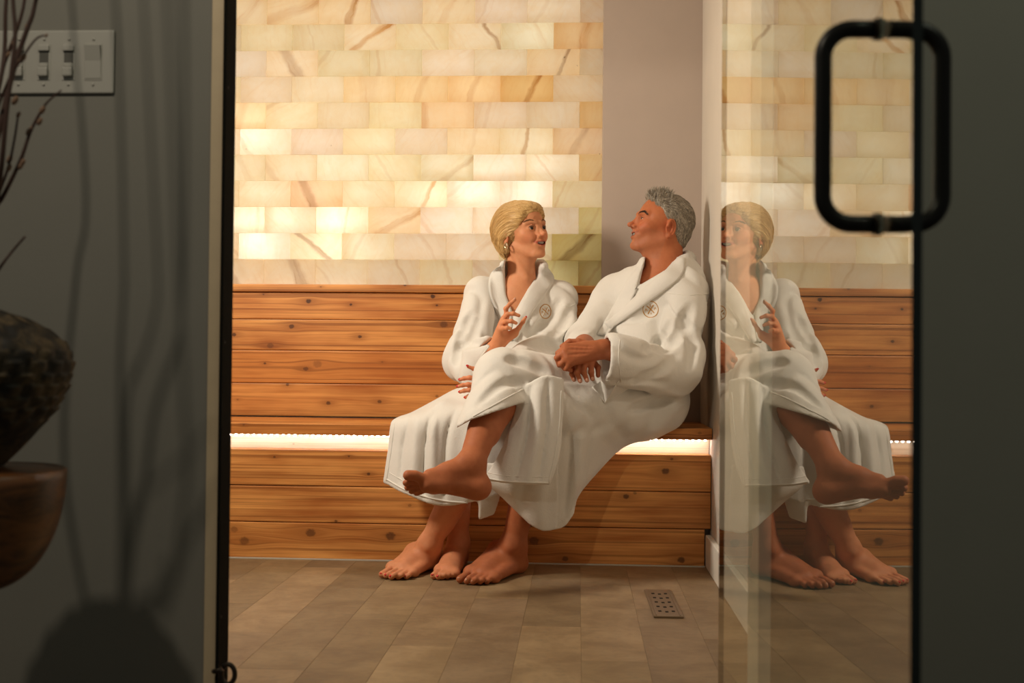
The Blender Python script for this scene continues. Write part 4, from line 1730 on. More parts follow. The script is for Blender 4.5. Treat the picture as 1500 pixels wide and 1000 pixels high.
# ================================================================== THE MAN
man = empty('person', P(935, 640, 3.98))
setp(man, 'tanned grey-haired person in white robe leaning on the wall, one leg crossed, smiling', 'person')
HM = P(969, 331, 4.07)
RM = head_frame((-.955, -.20, .27), -.02)
om = dict(jaw=.053, jawx=.055, nose=1.25, brow_r=.0105, smile=1, smile_up=.0180, open=.0062, mouth=.0360, corner=.025, neck=.058, lid_open=.0030, iris=.62, lid_z=-.001, lip_y=.0885,
          brow_w=1.25, teeth=.25,
          grooves=[((.048, .066, .012), (.058, .050, .004), .0018, .004), ((.048, .064, -.004), (.060, .046, -.010), .0018, .004), ((.052, .052, -.03), (.050, .05, -.06), .002, .006),
                   ((-.03, .088, .048), (.03, .088, .048), .0015, .006), ((-.03, .083, .062), (.03, .083, .062), .0015, .006)])
colm = dict(base=(.50, .165, .068), blush=(.56, .14, .065), lid=(.30, .09, .04), lip=(.36, .115, .07), stubble=(.33, .16, .10), brow_c=(.06, .03, .02), brow=[(.052, .072, .016), (.043, .0835, .0235), (.030, .0925, .0225), (.015, .0965, .0155)])
nbm = P(975, 398, 4.06)
sc_m = .985
chm = [(P(958, 425, 4.0), .14, (.17, .10, .10))]
Wm, fm, Cm, Lm, FHm, L2Wm = build_head(HM, RM, sc_m, om, nbm, [(P(958, 425, 4.06), .10, (.085, .07, .075))], colm, h=.0018)

Fs = None
skin_m = [(Wm, fm)]; scol_m = [Cm]
def add_skin(F, parts, cols, base, extra=None, smooth=1):
    v, f = F.mesh(smooth)
    c = np.tile(A_(base), (len(v), 1))
    if extra is not None: c = extra(v, c)
    parts.append((v, f)); cols.append(c)

bm_ = A_(colm['base']) * .92
# trunk and upper arms under the robe
def fill(F):
    F.add(ell(P(955, 500, 4.07), (.10, .06, .15)), .04)
    F.add(ell(P(935, 572, 4.0), (.125, .10, .085)), .04)
    F.add(rcone(P(908, 436, 4.12), P(1010, 438, 3.98), .045), .04)
    F.add(rcone(P(1010, 432, 3.98), P(990, 540, 3.85), .038, .034), .03); F.add(rcone(P(990, 540, 3.85), P(915, 523, 3.70), .034, .030), .02)
    F.add(rcone(P(902, 436, 4.13), P(862, 500, 4.01), .036, .032), .03); F.add(rcone(P(862, 500, 4.01), P(854, 512, 3.84), .032, .030), .02)
    F.add(rcone(P(950, 590, 3.97), P(795, 600, 3.68), .068, .058), .03);
    F.add(rcone(P(905, 580, 3.95), P(740, 555, 3.68), .075, .052), .03)
F = Field((-.45, 3.5, .2), (.50, 4.3, 1.15), .010); fill(F)
add_skin(F, skin_m, scol_m, bm_)

# crossed right leg and foot
ank = P(690, 680, 3.415)
F = Field(P(585, 730, 3.62) - Vector((.05, .35, .05)), P(790, 520, 3.75) + Vector((.05, .1, .05)), .003)
kn_ = P(735, 552, 3.66)
c1 = kn_.lerp(ank, .30); c2 = kn_.lerp(ank, .62)
F.add(rcone(kn_, c1 + Vector((.004, .012, -.004)), .060, .062), .02)
F.add(rcone(c1 + Vector((.010, .022, -.010)), c2 + Vector((.006, .006, -.006)), .058, .047), .03)
F.add(rcone(c2, ank, .046, .038), .02)
F.add(rcone(kn_, ank, .045, .033), .01)
heel = P(700, 713, 3.40)
F.add(ell(heel, (.034, .031, .030)), .02)
F.add(rcone(ank, heel, .038, .030), .02)
F.add(ell(P(681, 676, 3.385), (.014, .013, .014)), .014)        # ankle bone
instep = P(658, 694, 3.375)
ball1, ball5 = P(622, 703, 3.325), P(634, 713, 3.385)
F.add(rcone(ank, instep, .040, .031), .02)
F.add(rcone(P(684, 690, 3.40), instep, .036, .030), .02)
F.add(rcone(instep, P(630, 698, 3.345), .030, .023), .02)
F.add(rcone(heel, ball5, .027, .018), .025)
F.add(rcone(heel, P(640, 712, 3.335), .028, .021), .025)
F.add(rcone(P(625, 711, 3.325), ball5, .021, .016), .02)
F.sub(rcone(P(662, 728, 3.35), P(668, 724, 3.33), .012), .02)     # arch
toes = [
    [P(622, 702, 3.325), P(608, 696, 3.312), P(598, 696, 3.305)],
    [P(617, 704, 3.342), P(603, 704, 3.328), P(595, 707, 3.322)],
    [P(618, 709, 3.355), P(604, 711, 3.343), P(597, 714, 3.338)],
    [P(621, 713, 3.368), P(609, 717, 3.356), P(603, 719, 3.352)],
    [P(626, 716, 3.378), P(616, 720, 3.368), P(610, 722, 3.365)],
]
for i, t in enumerate(toes):
    r0 = [.0155, .0105, .0100, .0095, .0088][i]
    F.add(rcone(t[0], t[1], r0 * 1.05, r0 * .92), .008); F.add(rcone(t[1], t[2], r0 * .92, r0), .003)
for a, b in (((700, 640), (690, 668)), ((672, 678), (640, 694)), ((664, 684), (632, 700))):
    pass
def shade_foot(v, c):
    return c
add_skin(F, skin_m, scol_m, bm_)
FLM = F
# standing left leg and foot
F = Field(P(660, 862, 3.55) - Vector((.05, .12, .03)), P(800, 590, 3.8) + Vector((.05, .08, .02)), .003)
lk, la = P(790, 608, 3.68), P(752, 795, 3.745)
F.add(rcone(lk, lk.lerp(la, .35) + Vector((.01, .02, 0)), .055, .058), .02)
F.add(rcone(lk.lerp(la, .35) + Vector((.01, .02, 0)), la, .056, .036), .02)
def floor_foot(F, la, heel, mid, b1, b5, toes, rad, hz=.024, k=.02, sc=1.0):
    F.add(ell(heel, (.034 * sc, .034 * sc, .030 * sc)), k)
    F.add(rcone(la, heel, .036 * sc, .028 * sc), k)
    F.add(rcone(la, mid, .037 * sc, .027 * sc), k)
    F.add(rcone(mid, (b1 + b5) / 2 + Vector((0, 0, .006)), .029 * sc, .017 * sc), k)
    F.add(rcone(heel, b5, .027 * sc, .015 * sc), .025)
    F.add(rcone(mid, b1, .024 * sc, .0185 * sc), .02)
    F.add(rcone(heel.lerp(mid, .45) + Vector((0, 0, .004)), (b1 + b5) / 2 + Vector((0, 0, .002)), .034 * sc, .018 * sc), .03)
    F.add(rcone(la.lerp(heel, .35), mid.lerp(b5, .45), .034 * sc, .024 * sc), .03)
    F.add(rcone(b1, b5, .0185 * sc, .0145 * sc), .02)
    for t, r0 in zip(toes, rad):
        F.add(rcone(t[0], t[1], r0 * 1.0, r0 * .9), .008)
        F.add(rcone(t[1], t[2], r0 * .9, r0), .003)
fz = lambda x, y, z: onfloor(x, y, z)
heel = fz(760, 828, .030); heel.y += .0
heel = fz(757, 824, .032)
mid = fz(728, 806, .062)
b1, b5 = fz(689, 838, .022), fz(724, 846, .016)
toes = [
    [fz(690, 838, .022), fz(681, 843, .020), fz(674, 848, .014)],
    [fz(698, 841, .022), fz(688, 846, .022), fz(684, 851, .011)],
    [fz(706, 843, .020), fz(697, 848, .020), fz(693, 852, .010)],
    [fz(714, 844, .018), fz(706, 849, .018), fz(703, 852, .010)],
    [fz(722, 845, .016), fz(716, 849, .016), fz(713, 852, .009)],
]
toes_lm = toes
floor_foot(F, la, heel, mid, b1, b5, toes, [.0125, .0100, .0096, .0092, .0086])
F.add(ell(la + Vector((-.012, -.030, -.012)), (.013, .012, .014)), .014)
F.sub(half((0, 3.65, 0.0006), (0, 0, -1), .6))
add_skin(F, skin_m, scol_m, bm_)

# hands: the right hand hangs with its fingers down, the left hand lies over it
F = Field(P(800, 575, 3.62) - Vector((.03, .08, .02)), P(905, 480, 3.9) + Vector((.03, .05, .03)), .0022)
wl = P(885, 511, 3.665)
F.add(rcone(P(930, 522, 3.74), wl, .036, .032), .01)
kn = [P(829, 508, 3.625), P(827, 516, 3.612), P(831, 524, 3.606), P(836, 531, 3.606)]
fg = [
    [kn[0], P(818, 517, 3.632), P(816, 527, 3.645)],
    [kn[1], P(816, 524, 3.617), P(819, 535, 3.628)],
    [kn[2], P(822, 533, 3.612), P(827, 540, 3.625)],
    [kn[3], P(830, 539, 3.614), P(836, 542, 3.628)],
    [P(866, 505, 3.655), P(848, 500, 3.658), P(834, 500, 3.655), P(823, 507, 3.65)],
]
hand(F, wl, .033, kn, fg, .0105)
wr_ = P(852, 512, 3.70)
kn = [P(840, 533, 3.655), P(848, 530, 3.645), P(857, 529, 3.643), P(866, 531, 3.648)]
fg = [
    [kn[0], P(838, 547, 3.648), P(841, 556, 3.652)],
    [kn[1], P(845, 546, 3.630), P(850, 558, 3.632)],
    [kn[2], P(855, 545, 3.628), P(860, 557, 3.630)],
    [kn[3], P(866, 545, 3.634), P(868, 555, 3.636)],
    [P(868, 528, 3.68), P(876, 538, 3.675), P(876, 550, 3.67)],
]
F.add(rcone(P(856, 505, 3.84), wr_, .036, .031), .01)
hand(F, wr_, .030, kn, fg, .0100)
for g_ in (((835, 505), (868, 507)), ((833, 511), (866, 512)), ((834, 519), (862, 517))):
    groove(F, g_, .004, .0012, .004)
add_skin(F, skin_m, scol_m, A_(bm_) * A_((.95, .92, .92)))
man_nails = [(fg[i][2], fg[i][2] - fg[i][1]) for i in range(4)]

body = np_mesh('body', skin_m, M_skin_m, man, scol_m)
for tp, d in man_nails:
    nail('fingernail', man, tp + Vector((0, -.0072, .001)), d, Vector((0, -1, .2)), .0065, .0050, M_nail_n)
for t in toes_lm:
    nail('toenail', man, t[2] + Vector((-.003, -.006, .006)), t[2] - t[1], Vector((-.3, -.6, .7)), .0055, .0055, M_nail_n)
face_parts(man, L2Wm, RM, sc_m, om, M_brow_m, (0.0, .02), [(.052, .072, .016), (.043, .0835, .0235), (.030, .0925, .0225), (.015, .0965, .0155)], lash=True)

# grey cropped hair
def hair_field(lo, hi, h, fill):
    F = Field(lo, hi, h); fill(F); return F
def fillm(F):
    F.add(ell((0, -.016, .036), (.0785, .0960, .0835)))
    F.add(ell((0, .036, .086), (.044, .040, .026)), .03)
    F.add(ell((0, -.055, -.02), (.060, .050, .060)), .03)
    F.sub(half((0, .074, .082), (0, .80, -.62), .4), .008)
    F.sub(half((0, 0, -.072), (0, .25, -1), .4), .01)
    F.disp(fold_noise(3, 260, .0022, (0, .6, .8), 5), (-.1, -.14, -.1), (.1, .12, .15))
    F.disp(lambda x, y, z: .010 * np.clip((np.abs(x) - .052) / .02, 0, 1) * np.clip((.01 - z) / .05, 0, 1), (-.1, -.14, -.1), (.1, .12, .15))
    for sx in (-1, 1):
        F.sub(ell((sx * .080, -.012, -.014), (.020, .020, .034)), .006)
FH = hair_field((-.1, -.14, -.1), (.1, .13, .15), .0022, fillm)
hv, hf = FH.mesh(0)
def flow_man(p):
    top = np.clip((p[:, 2] - .03) / .06, 0, 1)[:, None]
    fr = np.clip((p[:, 1] - .0) / .06, 0, 1)[:, None]
    side = np.array([0, -.55, -.8])
    up = np.array([0, -.25, .35]) * (1 - fr) + np.array([0, .25, 1.0]) * fr
    g = np.stack([p[:, 0] * 4, p[:, 1] * 2, p[:, 2] * 4], 1)
    return side * (1 - top) + (up + g * .8) * top
rs = np.random.RandomState(2)
def pick(v, n, cond):
    i = np.where(cond(v))[0]
    return v[rs.choice(i, n)]
s1 = pick(hv, 2200, lambda v: (v[:, 2] < .07) & (v[:, 2] > -.065))
s2 = pick(hv, 1700, lambda v: (v[:, 2] >= .06))
s2 = s2[(s2[:, 1] > .0)]
s3 = pick(hv, 900, lambda v: (v[:, 2] >= .05) & (v[:, 1] < .02))
a1 = strands(FH, s1, flow_man, 5, .0042, .06, .0008, L2Wm, .25, 1)
a2 = strands(FH, s2, flow_man, 5, .0050, .75, .0009, L2Wm, .40, 2)
a3 = strands(FH, s3, lambda p: np.tile(np.array([0, -1.0, -.3]), (len(p), 1)), 5, .0045, .10, .0009, L2Wm, .3, 3)
base_c = lambda v: np.stack([v[:, 0] * 6, (np.hypot(v[:, 1], v[:, 2])) * 6, np.arctan2(v[:, 2], v[:, 1]) * .12], 1)
M_hair_m = hair_mat('hair_grey', (0.16, 0.13, 0.10), (0.52, 0.46, 0.37), (0.06, 0.05, 0.04), 60, 1)
np_mesh('hair', [(L2Wm(hv), hf)] + [(q[0], q[1]) for q in (a1, a2, a3)], M_hair_m, man,
        [base_c(hv)] + [np.repeat(q[3][:, None] * 5, 3, 1) for q in (a1, a2, a3)])

# ------------------------------------------------------------------ the man's robe
RF = Field((-.46, 3.40, .12), (.50, 4.34, 1.14), .005)
F = RF
yaw = .62
Rt = np.array(Matrix.Rotation(-yaw, 3, 'Z'))
F.add(ell(P(962, 462, 4.045), (.175, .125, .20), Rt), .0)
F.add(ell(P(950, 525, 4.02), (.170, .140, .14), Rt), .05)
F.add(ell(P(930, 585, 3.99), (.190, .150, .115), Rt), .05)
F.add(rcone(P(906, 428, 4.13), P(1008, 424, 3.97), .058, .066), .05)
F.add(rcone(P(930, 410, 4.10), P(1000, 396, 4.02), .040, .046), .04)
# sleeves
shL, elL, wrL = P(1008, 428, 3.965), P(990, 543, 3.83), P(897, 526, 3.665)
shR, elR = P(898, 430, 4.13), P(858, 500, 4.0)
F.add(rcone(shR, elR, .066, .062), .03)
F.add(rcone(elR, P(852, 520, 3.84), .060, .052), .02)
# thighs
F.add(rcone(P(950, 592, 3.96), P(797, 600, 3.675), .118, .082), .04)
F.add(rcone(P(905, 582, 3.95), P(740, 552, 3.665), .112, .080), .04)
F.add(rcone(P(872, 560, 3.87), P(745, 552, 3.665), .085, .080), .03)
# belly hollow between torso and lap, general wrinkles
F.disp(fold_noise(21, 22, .010, (.5, -.3, .8), 2.6, 1.0), (-.46, 3.4, .12), (.5, 4.34, 1.14))
F.disp(fold_noise(22, 62, .0045, (.4, -.3, .9), 2.5), (-.46, 3.4, .12), (.5, 4.34, 1.14))
# open neck and cuffs
chain(F, [P(944, 384, 4.03), P(958, 386, 4.12), P(985, 384, 4.15), P(1006, 380, 4.08), P(1000, 384, 3.99)], [.020, .026, .028, .028, .020], .02)
F.sub(wedge([(947, 372), (1000, 366), (975, 395), (936, 418)], 3.80, 4.075), .004)
F.sub(rcone(P(974, 372, 4.06), P(968, 398, 4.05), .070, .058), .006)
# left sleeve, cut square and hollow at its cuff
T = F.part(P(860, 640, 3.55) - Vector((.02, .10, .02)), P(1045, 395, 4.05) + Vector((.03, .06, .03)))
T.add(rcone(shL, elL, .070, .074), .0)
T.add(rcone(elL, P(893, 525, 3.66), .073, .076), .025)
T.add(rcone(P(1000, 520, 3.87), P(960, 545, 3.80), .066, .062), .02)
T.disp(fold_noise(41, 30, .012, (.5, .2, .6), 2.2, 1.0), (-1, 3, 0), (1, 5, 2))
T.sub(half(P(886, 525, 3.665), (-1, -.22, .03), .35), .003)
T.sub(isect(rcone(P(920, 523, 3.70), P(860, 522, 3.625), .056, .062), half(P(897, 525, 3.68), (-1, -.22, .03), .35)), .004)
F.merge(T, .012)
# right sleeve's short visible cuff
T = F.part(P(800, 580, 3.70) - Vector((.03, .06, .03)), P(900, 470, 4.05) + Vector((.04, .04, .04)))
T.add(rcone(elR, P(852, 516, 3.84), .060, .050), .02)
T.sub(half(P(853, 512, 3.80), (P(852, 520, 3.70) - elR).normalized(), .3), .003)
F.merge(T, .012)
# robe tube over the crossed knee, open at a slanting hem
T = F.part(P(680, 640, 3.45) - Vector((.05, .12, .05)), P(800, 500, 3.80) + Vector((.04, .05, .04)))
kA, kB = P(735, 552, 3.66), P(690, 680, 3.415)
kC = kA.lerp(kB, .30) + Vector((.010, .016, -.008)); kD = kA.lerp(kB, .62) + Vector((.006, .004, -.004))
T.add(rcone(P(790, 560, 3.74), kA, .082, .086), .02)
T.add(rcone(kA, kC, .088, .088), .02)
T.add(rcone(kC, kD, .088, .086), .02)
T.disp(fold_noise(43, 34, .007, (.6, -.2, .6), 2.5, .8), (-1, 3, 0), (1, 5, 2))
T.sub(wedge([(640, 632), (690, 615), (774, 569), (800, 660), (640, 720)], 3.1, 3.75), .003)
T.sub(isect(rcone(kA, kD + (kD - kC) * .6, .066, .066), wedge([(640, 622), (688, 604), (770, 560), (800, 660), (640, 720)], 3.1, 3.80)), .003)
F.merge(T, .020)
# drawn folds
for pix, r, d in [
    ([(1012, 448), (990, 490), (972, 515)], .016, .010), ([(980, 470), (966, 500), (962, 512)], .012, .008),
    ([(945, 512), (962, 503), (988, 507)], .012, .008), 
    ([(905, 470), (935, 466), (960, 452)], .008, .004), ([(930, 556), (965, 545), (990, 520)], .012, .006),
    ([(1000, 470), (1015, 500), (1010, 540)], .014, .006),     ([(800, 545), (770, 530), (745, 525)], .012, .004),
        ([(885, 470), (880, 490), (865, 495)], .010, .006), ([(985, 583), (955, 590), (925, 600)], .010, .006),
    ([(700, 590), (735, 562), (765, 560)], .008, .004)]:
    groove(F, pix, r * 1.15, d * 2.2, .018)
# hanging skirt
sheet(F, [[(800, 560, 3.64), (850, 566, 3.70), (900, 578, 3.80), (972, 596, 3.93)],
          [(800, 625, 3.635), (855, 628, 3.70), (900, 628, 3.80), (950, 634, 3.90)],
          [(800, 665, 3.64), (850, 668, 3.71), (880, 664, 3.80), (908, 656, 3.87)],
          [(798, 700, 3.65), (838, 704, 3.72), (858, 700, 3.77), (874, 690, 3.82)],
          [(796, 740, 3.66), (824, 738, 3.72), (838, 734, 3.75), (846, 724, 3.78)],
          [(798, 774, 3.68), (812, 773, 3.70), (826, 768, 3.73), (838, 752, 3.75)]], 34, 40, .0065, .014,
      [([(850, 640), (890, 632), (935, 612)], 9, -.012), ([(890, 600), (915, 618), (945, 622)], 6, .012), ([(865, 585), (900, 600), (960, 606)], 7, .010), ([(832, 590), (834, 660), (824, 750)], 5, .018), ([(852, 640), (846, 700), (834, 760)], 6, -.012), ([(866, 610), (858, 660), (850, 700)], 5, .012), ([(860, 600), (880, 640), (890, 655)], 10, .006)])
sheet(F, [[(713, 680, 3.625), (745, 680, 3.600), (780, 680, 3.60), (815, 680, 3.63)],
          [(712, 702, 3.625), (745, 712, 3.605), (780, 716, 3.61), (815, 718, 3.64)],
          [(738, 728, 3.640), (760, 738, 3.630), (785, 744, 3.635), (815, 746, 3.655)],
          [(776, 765, 3.655), (786, 771, 3.655), (797, 775, 3.66), (814, 773, 3.67)]], 26, 24, .006, .010,
      [([(770, 700), (765, 730), (770, 755)], 8, .012), ([(795, 700), (790, 740), (792, 770)], 8, -.008)])
sheet(F, [[(764, 572, 3.60), (778, 562, 3.585), (800, 552, 3.58), (823, 556, 3.60)],
          [(750, 625, 3.585), (772, 620, 3.565), (798, 615, 3.56), (822, 612, 3.585)],
          [(730, 672, 3.57), (758, 668, 3.55), (788, 666, 3.545), (817, 668, 3.57)],
          [(711, 701, 3.56), (745, 705, 3.54), (775, 707, 3.535), (804, 707, 3.56)]], 34, 34, .0065, .010,
      [([(778, 570), (774, 630), (756, 704)], 4, .024), ([(802, 560), (799, 630), (788, 706)], 4, .018), ([(788, 570), (787, 640), (772, 706)], 6, -.014), ([(752, 640), (745, 670), (733, 702)], 6, -.006)])
for cut_ in (isect(half((0, 3.9, .4685), (0, 0, -1), 2), half((0, 3.920, .4), (0, 1, 0), 2)), half((.4495, 4, .7), (1, 0, 0), 2), half((0, 4.357, .7), (0, 1, 0), 2)):
    F.sub(cut_)
rv_, rf_ = F.mesh(1)
robe_m = np_mesh('robe', [(rv_, rf_)], M_robe_m, man)
# shawl collar, belt tip, cuff band, hem piping
lap1 = strip_on(F, [(938, 388), (924, 402), (908, 430), (888, 466), (874, 490)], [(948, 380), (942, 396), (936, 419), (912, 462), (888, 492)], 22, 7, .006, bulge=.006)
np_mesh('lapel', [lap1], M_robe_m, robe_m)
lap2 = strip_on(F, [(990, 372), (972, 396), (945, 420), (915, 447), (884, 473)], [(1004, 378), (1000, 402), (975, 425), (940, 450), (895, 482)], 26, 8, .008, bulge=.007)
np_mesh('lapel', [lap2], M_robe_m, robe_m)
for pix, r in [([(884, 497), (882, 520), (884, 553), (893, 558)], .0022), ([(908, 498), (906, 525), (910, 560)], .0018), ([(693, 610), (715, 598), (740, 584), (766, 570)], .0026),
               ([(712, 700), (745, 705), (803, 707)], .0028), ([(714, 692), (745, 697), (804, 698)], .0015), ([(822, 572), (818, 635), (804, 706)], .0025),
               ([(975, 428), (1005, 432), (1040, 430)], .0018)]:
    bm = line_on(F, pix, r, .0008)
    if bm: bm_obj('piping', bm, M_piping, robe_m, None, True)
cr = [F.hit(x, y) for x, y in ((868, 566), (886, 590), (921, 570), (905, 559), (880, 558))]
if all(cr):
    cr = [c + (CAM - c).normalized() * .007 for c in cr]
    bm = bmesh.new()
    f = bm.faces.new([bm.verts.new(c) for c in cr])
    bmesh.ops.triangulate(bm, faces=[f])
    bmesh.ops.solidify(bm, geom=bm.faces[:], thickness=.006)
    bt = bm_obj('robe_corner', bm, M_robe_m, robe_m, None, False)
    bm_obj('piping', tube_bm([cr[0], cr[1], cr[2]], .0026, 8), M_piping, bt, None, True)
emblem(F, robe_m, 953, 453, 12, -.15, .95)
RFM = F

# ================================================================== THE WOMAN
wom = empty('person', P(770, 640, 4.05))
setp(wom, 'short-haired blonde person in white robe gesturing with one raised hand beside the reclining man', 'person')
HW = P(765, 340, 4.12)
RW = head_frame((.715, -.68, .13), .10)
ow = dict(jaw=.044, jawx=.045, nose=.7, brow_r=.0068, smile_up=.0075, open=.0060, mouth=.0290, corner=.014, neck=.043, lid_open=.0064, brow_w=.85, teeth=.40, smile=1, eye_r=.0133, iris=.74, lip_y=.0895)
colw = dict(base=(.70, .31, .155), blush=(.74, .24, .12), lid=(.34, .12, .065), lip=(.50, .11, .08), brow_c=(.25, .11, .05), brow=[(.050, .070, .021), (.043, .081, .0285), (.031, .089, .0295), (.017, .0925, .0235)])
nbw = P(762, 408, 4.14)
sc_w = .955
Ww, fw, Cw, Lw, FHw, L2Ww = build_head(HW, RW, sc_w, ow, nbw, [(P(758, 438, 4.125), .10, (.075, .055, .085))], colw, h=.0018)
skin_w = [(Ww, fw)]; scol_w = [Cw]
bw_c = A_(colw['base'])
F = Field((-.62, 3.6, .3), (.12, 4.35, 1.05), .010)
F.add(ell(P(768, 500, 4.18), (.10, .06, .14)), .04)
F.add(ell(P(768, 568, 4.12), (.13, .10, .085)), .04)
F.add(rcone(P(714, 438, 4.14), P(824, 438, 4.19), .036), .04)
F.add(rcone(P(708, 436, 4.12), P(682, 532, 3.98), .032, .032), .03); F.add(rcone(P(682, 532, 3.98), P(708, 530, 3.89), .032, .028), .02)
F.add(rcone(P(824, 440, 4.18), P(826, 500, 4.06), .030, .028), .03); F.add(rcone(P(826, 500, 4.06), P(740, 545, 3.81), .028, .025), .02)
F.add(rcone(P(790, 588, 4.1), P(690, 618, 3.75), .075, .052), .03); F.add(rcone(P(750, 590, 4.1), P(650, 622, 3.76), .075, .052), .03)
F.add(rcone(P(690, 618, 3.75), P(672, 720, 3.74), .048, .050), .03); F.add(rcone(P(650, 622, 3.76), P(662, 720, 3.76), .048, .048), .03)
add_skin(F, skin_w, scol_w, bw_c)

# legs and feet
F = Field(P(550, 858, 3.6) - Vector((.03, .10, .03)), P(720, 690, 3.95) + Vector((.03, .08, .02)), .003)
la = P(630, 795, 3.775)
kn_ = P(672, 715, 3.74)
F.add(rcone(kn_, la, .050, .034), .02)
F.add(rcone(kn_ + Vector((.008, .02, 0)), kn_.lerp(la, .6) + Vector((.004, .012, 0)), .046, .038), .02)
heel, mid = fz(632, 820, .030), fz(606, 808, .052)
b1, b5 = fz(574, 831, .020), fz(606, 838, .015)
toes_w1 = [
    [fz(575, 831, .020), fz(566, 837, .018), fz(560, 841, .013)],
    [fz(583, 834, .019), fz(572, 839, .020), fz(566, 843, .011)],
    [fz(590, 836, .018), fz(579, 841, .019), fz(573, 845, .010)],
    [fz(597, 837, .016), fz(588, 842, .017), fz(583, 845, .009)],
    [fz(605, 838, .015), fz(599, 842, .015), fz(595, 845, .008)],
]
floor_foot(F, la, heel, mid, b1, b5, toes_w1, [.0115, .0092, .0088, .0084, .0080], sc=.88)
F.add(ell(la + Vector((-.004, -.030, -.008)), (.011, .010, .012)), .012)
F.sub(half((-.5, 3.75, 0.0006), (0, 0, -1), .6))
add_skin(F, skin_w, scol_w, bw_c * A_((.97, .92, .9)))
F = Field(P(620, 858, 3.6) - Vector((.03, .10, .03)), P(710, 690, 3.95) + Vector((.05, .08, .02)), .003)
la2 = P(672, 792, 3.845)
F.add(rcone(P(672, 715, 3.83), la2, .044, .031), .02)
heel, mid = fz(672, 815, .030), fz(662, 812, .046)
b1, b5 = fz(644, 835, .017), fz(667, 840, .014)
toes_w2 = [
    [fz(645, 835, .019), fz(639, 839, .017), fz(635, 843, .012)],
    [fz(651, 837, .018), fz(645, 841, .018), fz(642, 845, .010)],
    [fz(656, 838, .017), fz(651, 842, .017), fz(648, 845, .009)],
    [fz(661, 839, .016), fz(657, 842, .016), fz(655, 845, .008)],
    [fz(666, 840, .014), fz(663, 842, .014), fz(661, 844, .008)],
]
floor_foot(F, la2, heel, mid, b1, b5, toes_w2, [.0108, .0086, .0082, .0078, .0074], sc=.82)
F.sub(half((-.4, 3.75, 0.0006), (0, 0, -1), .6))
add_skin(F, skin_w, scol_w, bw_c * A_((.97, .90, .88)))

# raised right hand with its forearm
F = Field(P(665, 565, 3.75) - Vector((.02, .10, .02)), P(785, 425, 4.0) + Vector((.02, .04, .02)), .0019)
wr_ = P(730, 503, 3.86)
F.add(rcone(P(690, 548, 3.92), wr_, .036, .025), .01)
YH = 3.855
kn = [P(742, 463, YH - .010), P(738, 467, YH - .018), P(735, 474, YH - .024), P(733, 482, YH - .026)]
fgw = [
    [kn[0], P(741, 452, YH - .016), P(747, 445, YH - .020), P(754, 439, YH - .022)],
    [kn[1], P(744, 460, YH - .034), P(752, 459, YH - .038), P(760, 462, YH - .036)],
    [kn[2], P(741, 471, YH - .040), P(749, 470, YH - .046), P(756, 473, YH - .044)],
    [kn[3], P(738, 481, YH - .042), P(743, 480, YH - .050), P(748, 481, YH - .050)],
    [P(752, 490, YH + .012), P(760, 480, YH + .008), P(766, 471, YH + .004), P(769, 466, YH + .002)],
]
hand(F, wr_, .024, kn, fgw, .0082)
F.add(rcone(P(738, 497, YH), P(753, 488, YH + .010), .019, .014), .012)
add_skin(F, skin_w, scol_w, bw_c * A_((1.0, .92, .88)))
# resting left hand, fingers towards the knee
F = Field(P(660, 590, 3.735) - Vector((.02, .08, .02)), P(760, 525, 3.885) + Vector((.02, .06, .02)), .0019)
wl = P(720, 560, 3.760)
F.add(rcone(P(750, 552, 3.835), wl, .028, .024), .01)
kn = [P(700, 555, 3.725), P(699, 564, 3.719), P(700, 572, 3.721), P(703, 579, 3.727)]
fgl = [
    [kn[0], P(688, 553, 3.721), P(680, 554, 3.725), P(674, 556, 3.731)],
    [kn[1], P(686, 563, 3.713), P(678, 564, 3.717), P(671, 566, 3.725)],
    [kn[2], P(688, 571, 3.715), P(680, 572, 3.719), P(674, 574, 3.727)],
    [kn[3], P(693, 579, 3.721), P(687, 580, 3.725), P(682, 582, 3.731)],
    [P(712, 550, 3.750), P(702, 544, 3.737), P(694, 540, 3.729), P(686, 537, 3.723)],
]
hand(F, wl, .024, kn, fgl, .0080)
F.keep_off(RFM)
add_skin(F, skin_w, scol_w, bw_c * A_((1.0, .86, .82)))
np_mesh('body', skin_w, M_skin_w, wom, scol_w)
for fg_, up in ((fgw, Vector((-.5, -.5, .6))), (fgl, Vector((-.1, -.8, .6)))):
    for i, q in enumerate(fg_):
        u = up if not (fg_ is fgw and i == 4) else Vector((.3, .8, .3))
        d = (q[-1] - q[-2]).normalized()
        nail('fingernail', wom, q[-1] + d * .0015 + u.normalized() * .0042, d, u, .0062, .0044, M_nail if (fg_ is fgl or i == 4) else M_nail_n)
for tz in (toes_w1, toes_w2):
    for i, t in enumerate(tz):
        r_ = [.0056, .0046, .0044, .0040, .0036][i]
        d = (t[2] - t[1]).normalized()
        nail('toenail', wom, t[2] + Vector((-.0025, -.0058, .0052)), d, Vector((-.3, -.6, .75)), r_, r_, M_nail)
face_parts(wom, L2Ww, RW, sc_w, ow, M_brow_w, (-.10, .10), [(.050, .070, .021), (.043, .081, .0285), (.031, .089, .0295), (.017, .0925, .0235)])
# earring hoop
ec = Vector(L2Ww((.0835, -.010, -.048)))
fwd = Vector(RW[:, 1]); upv = Vector(RW[:, 2]); rt = Vector(RW[:, 0])
hoop = [ec + fwd * (.0075 * math.cos(a)) + upv * (.0115 * math.sin(a)) + rt * .002 * math.cos(a) for a in np.linspace(0, 2 * math.pi, 25)[:-1]]
bm_obj('earring', tube_bm(hoop, .0022, 8, closed=True), M_silver, wom, None, True)

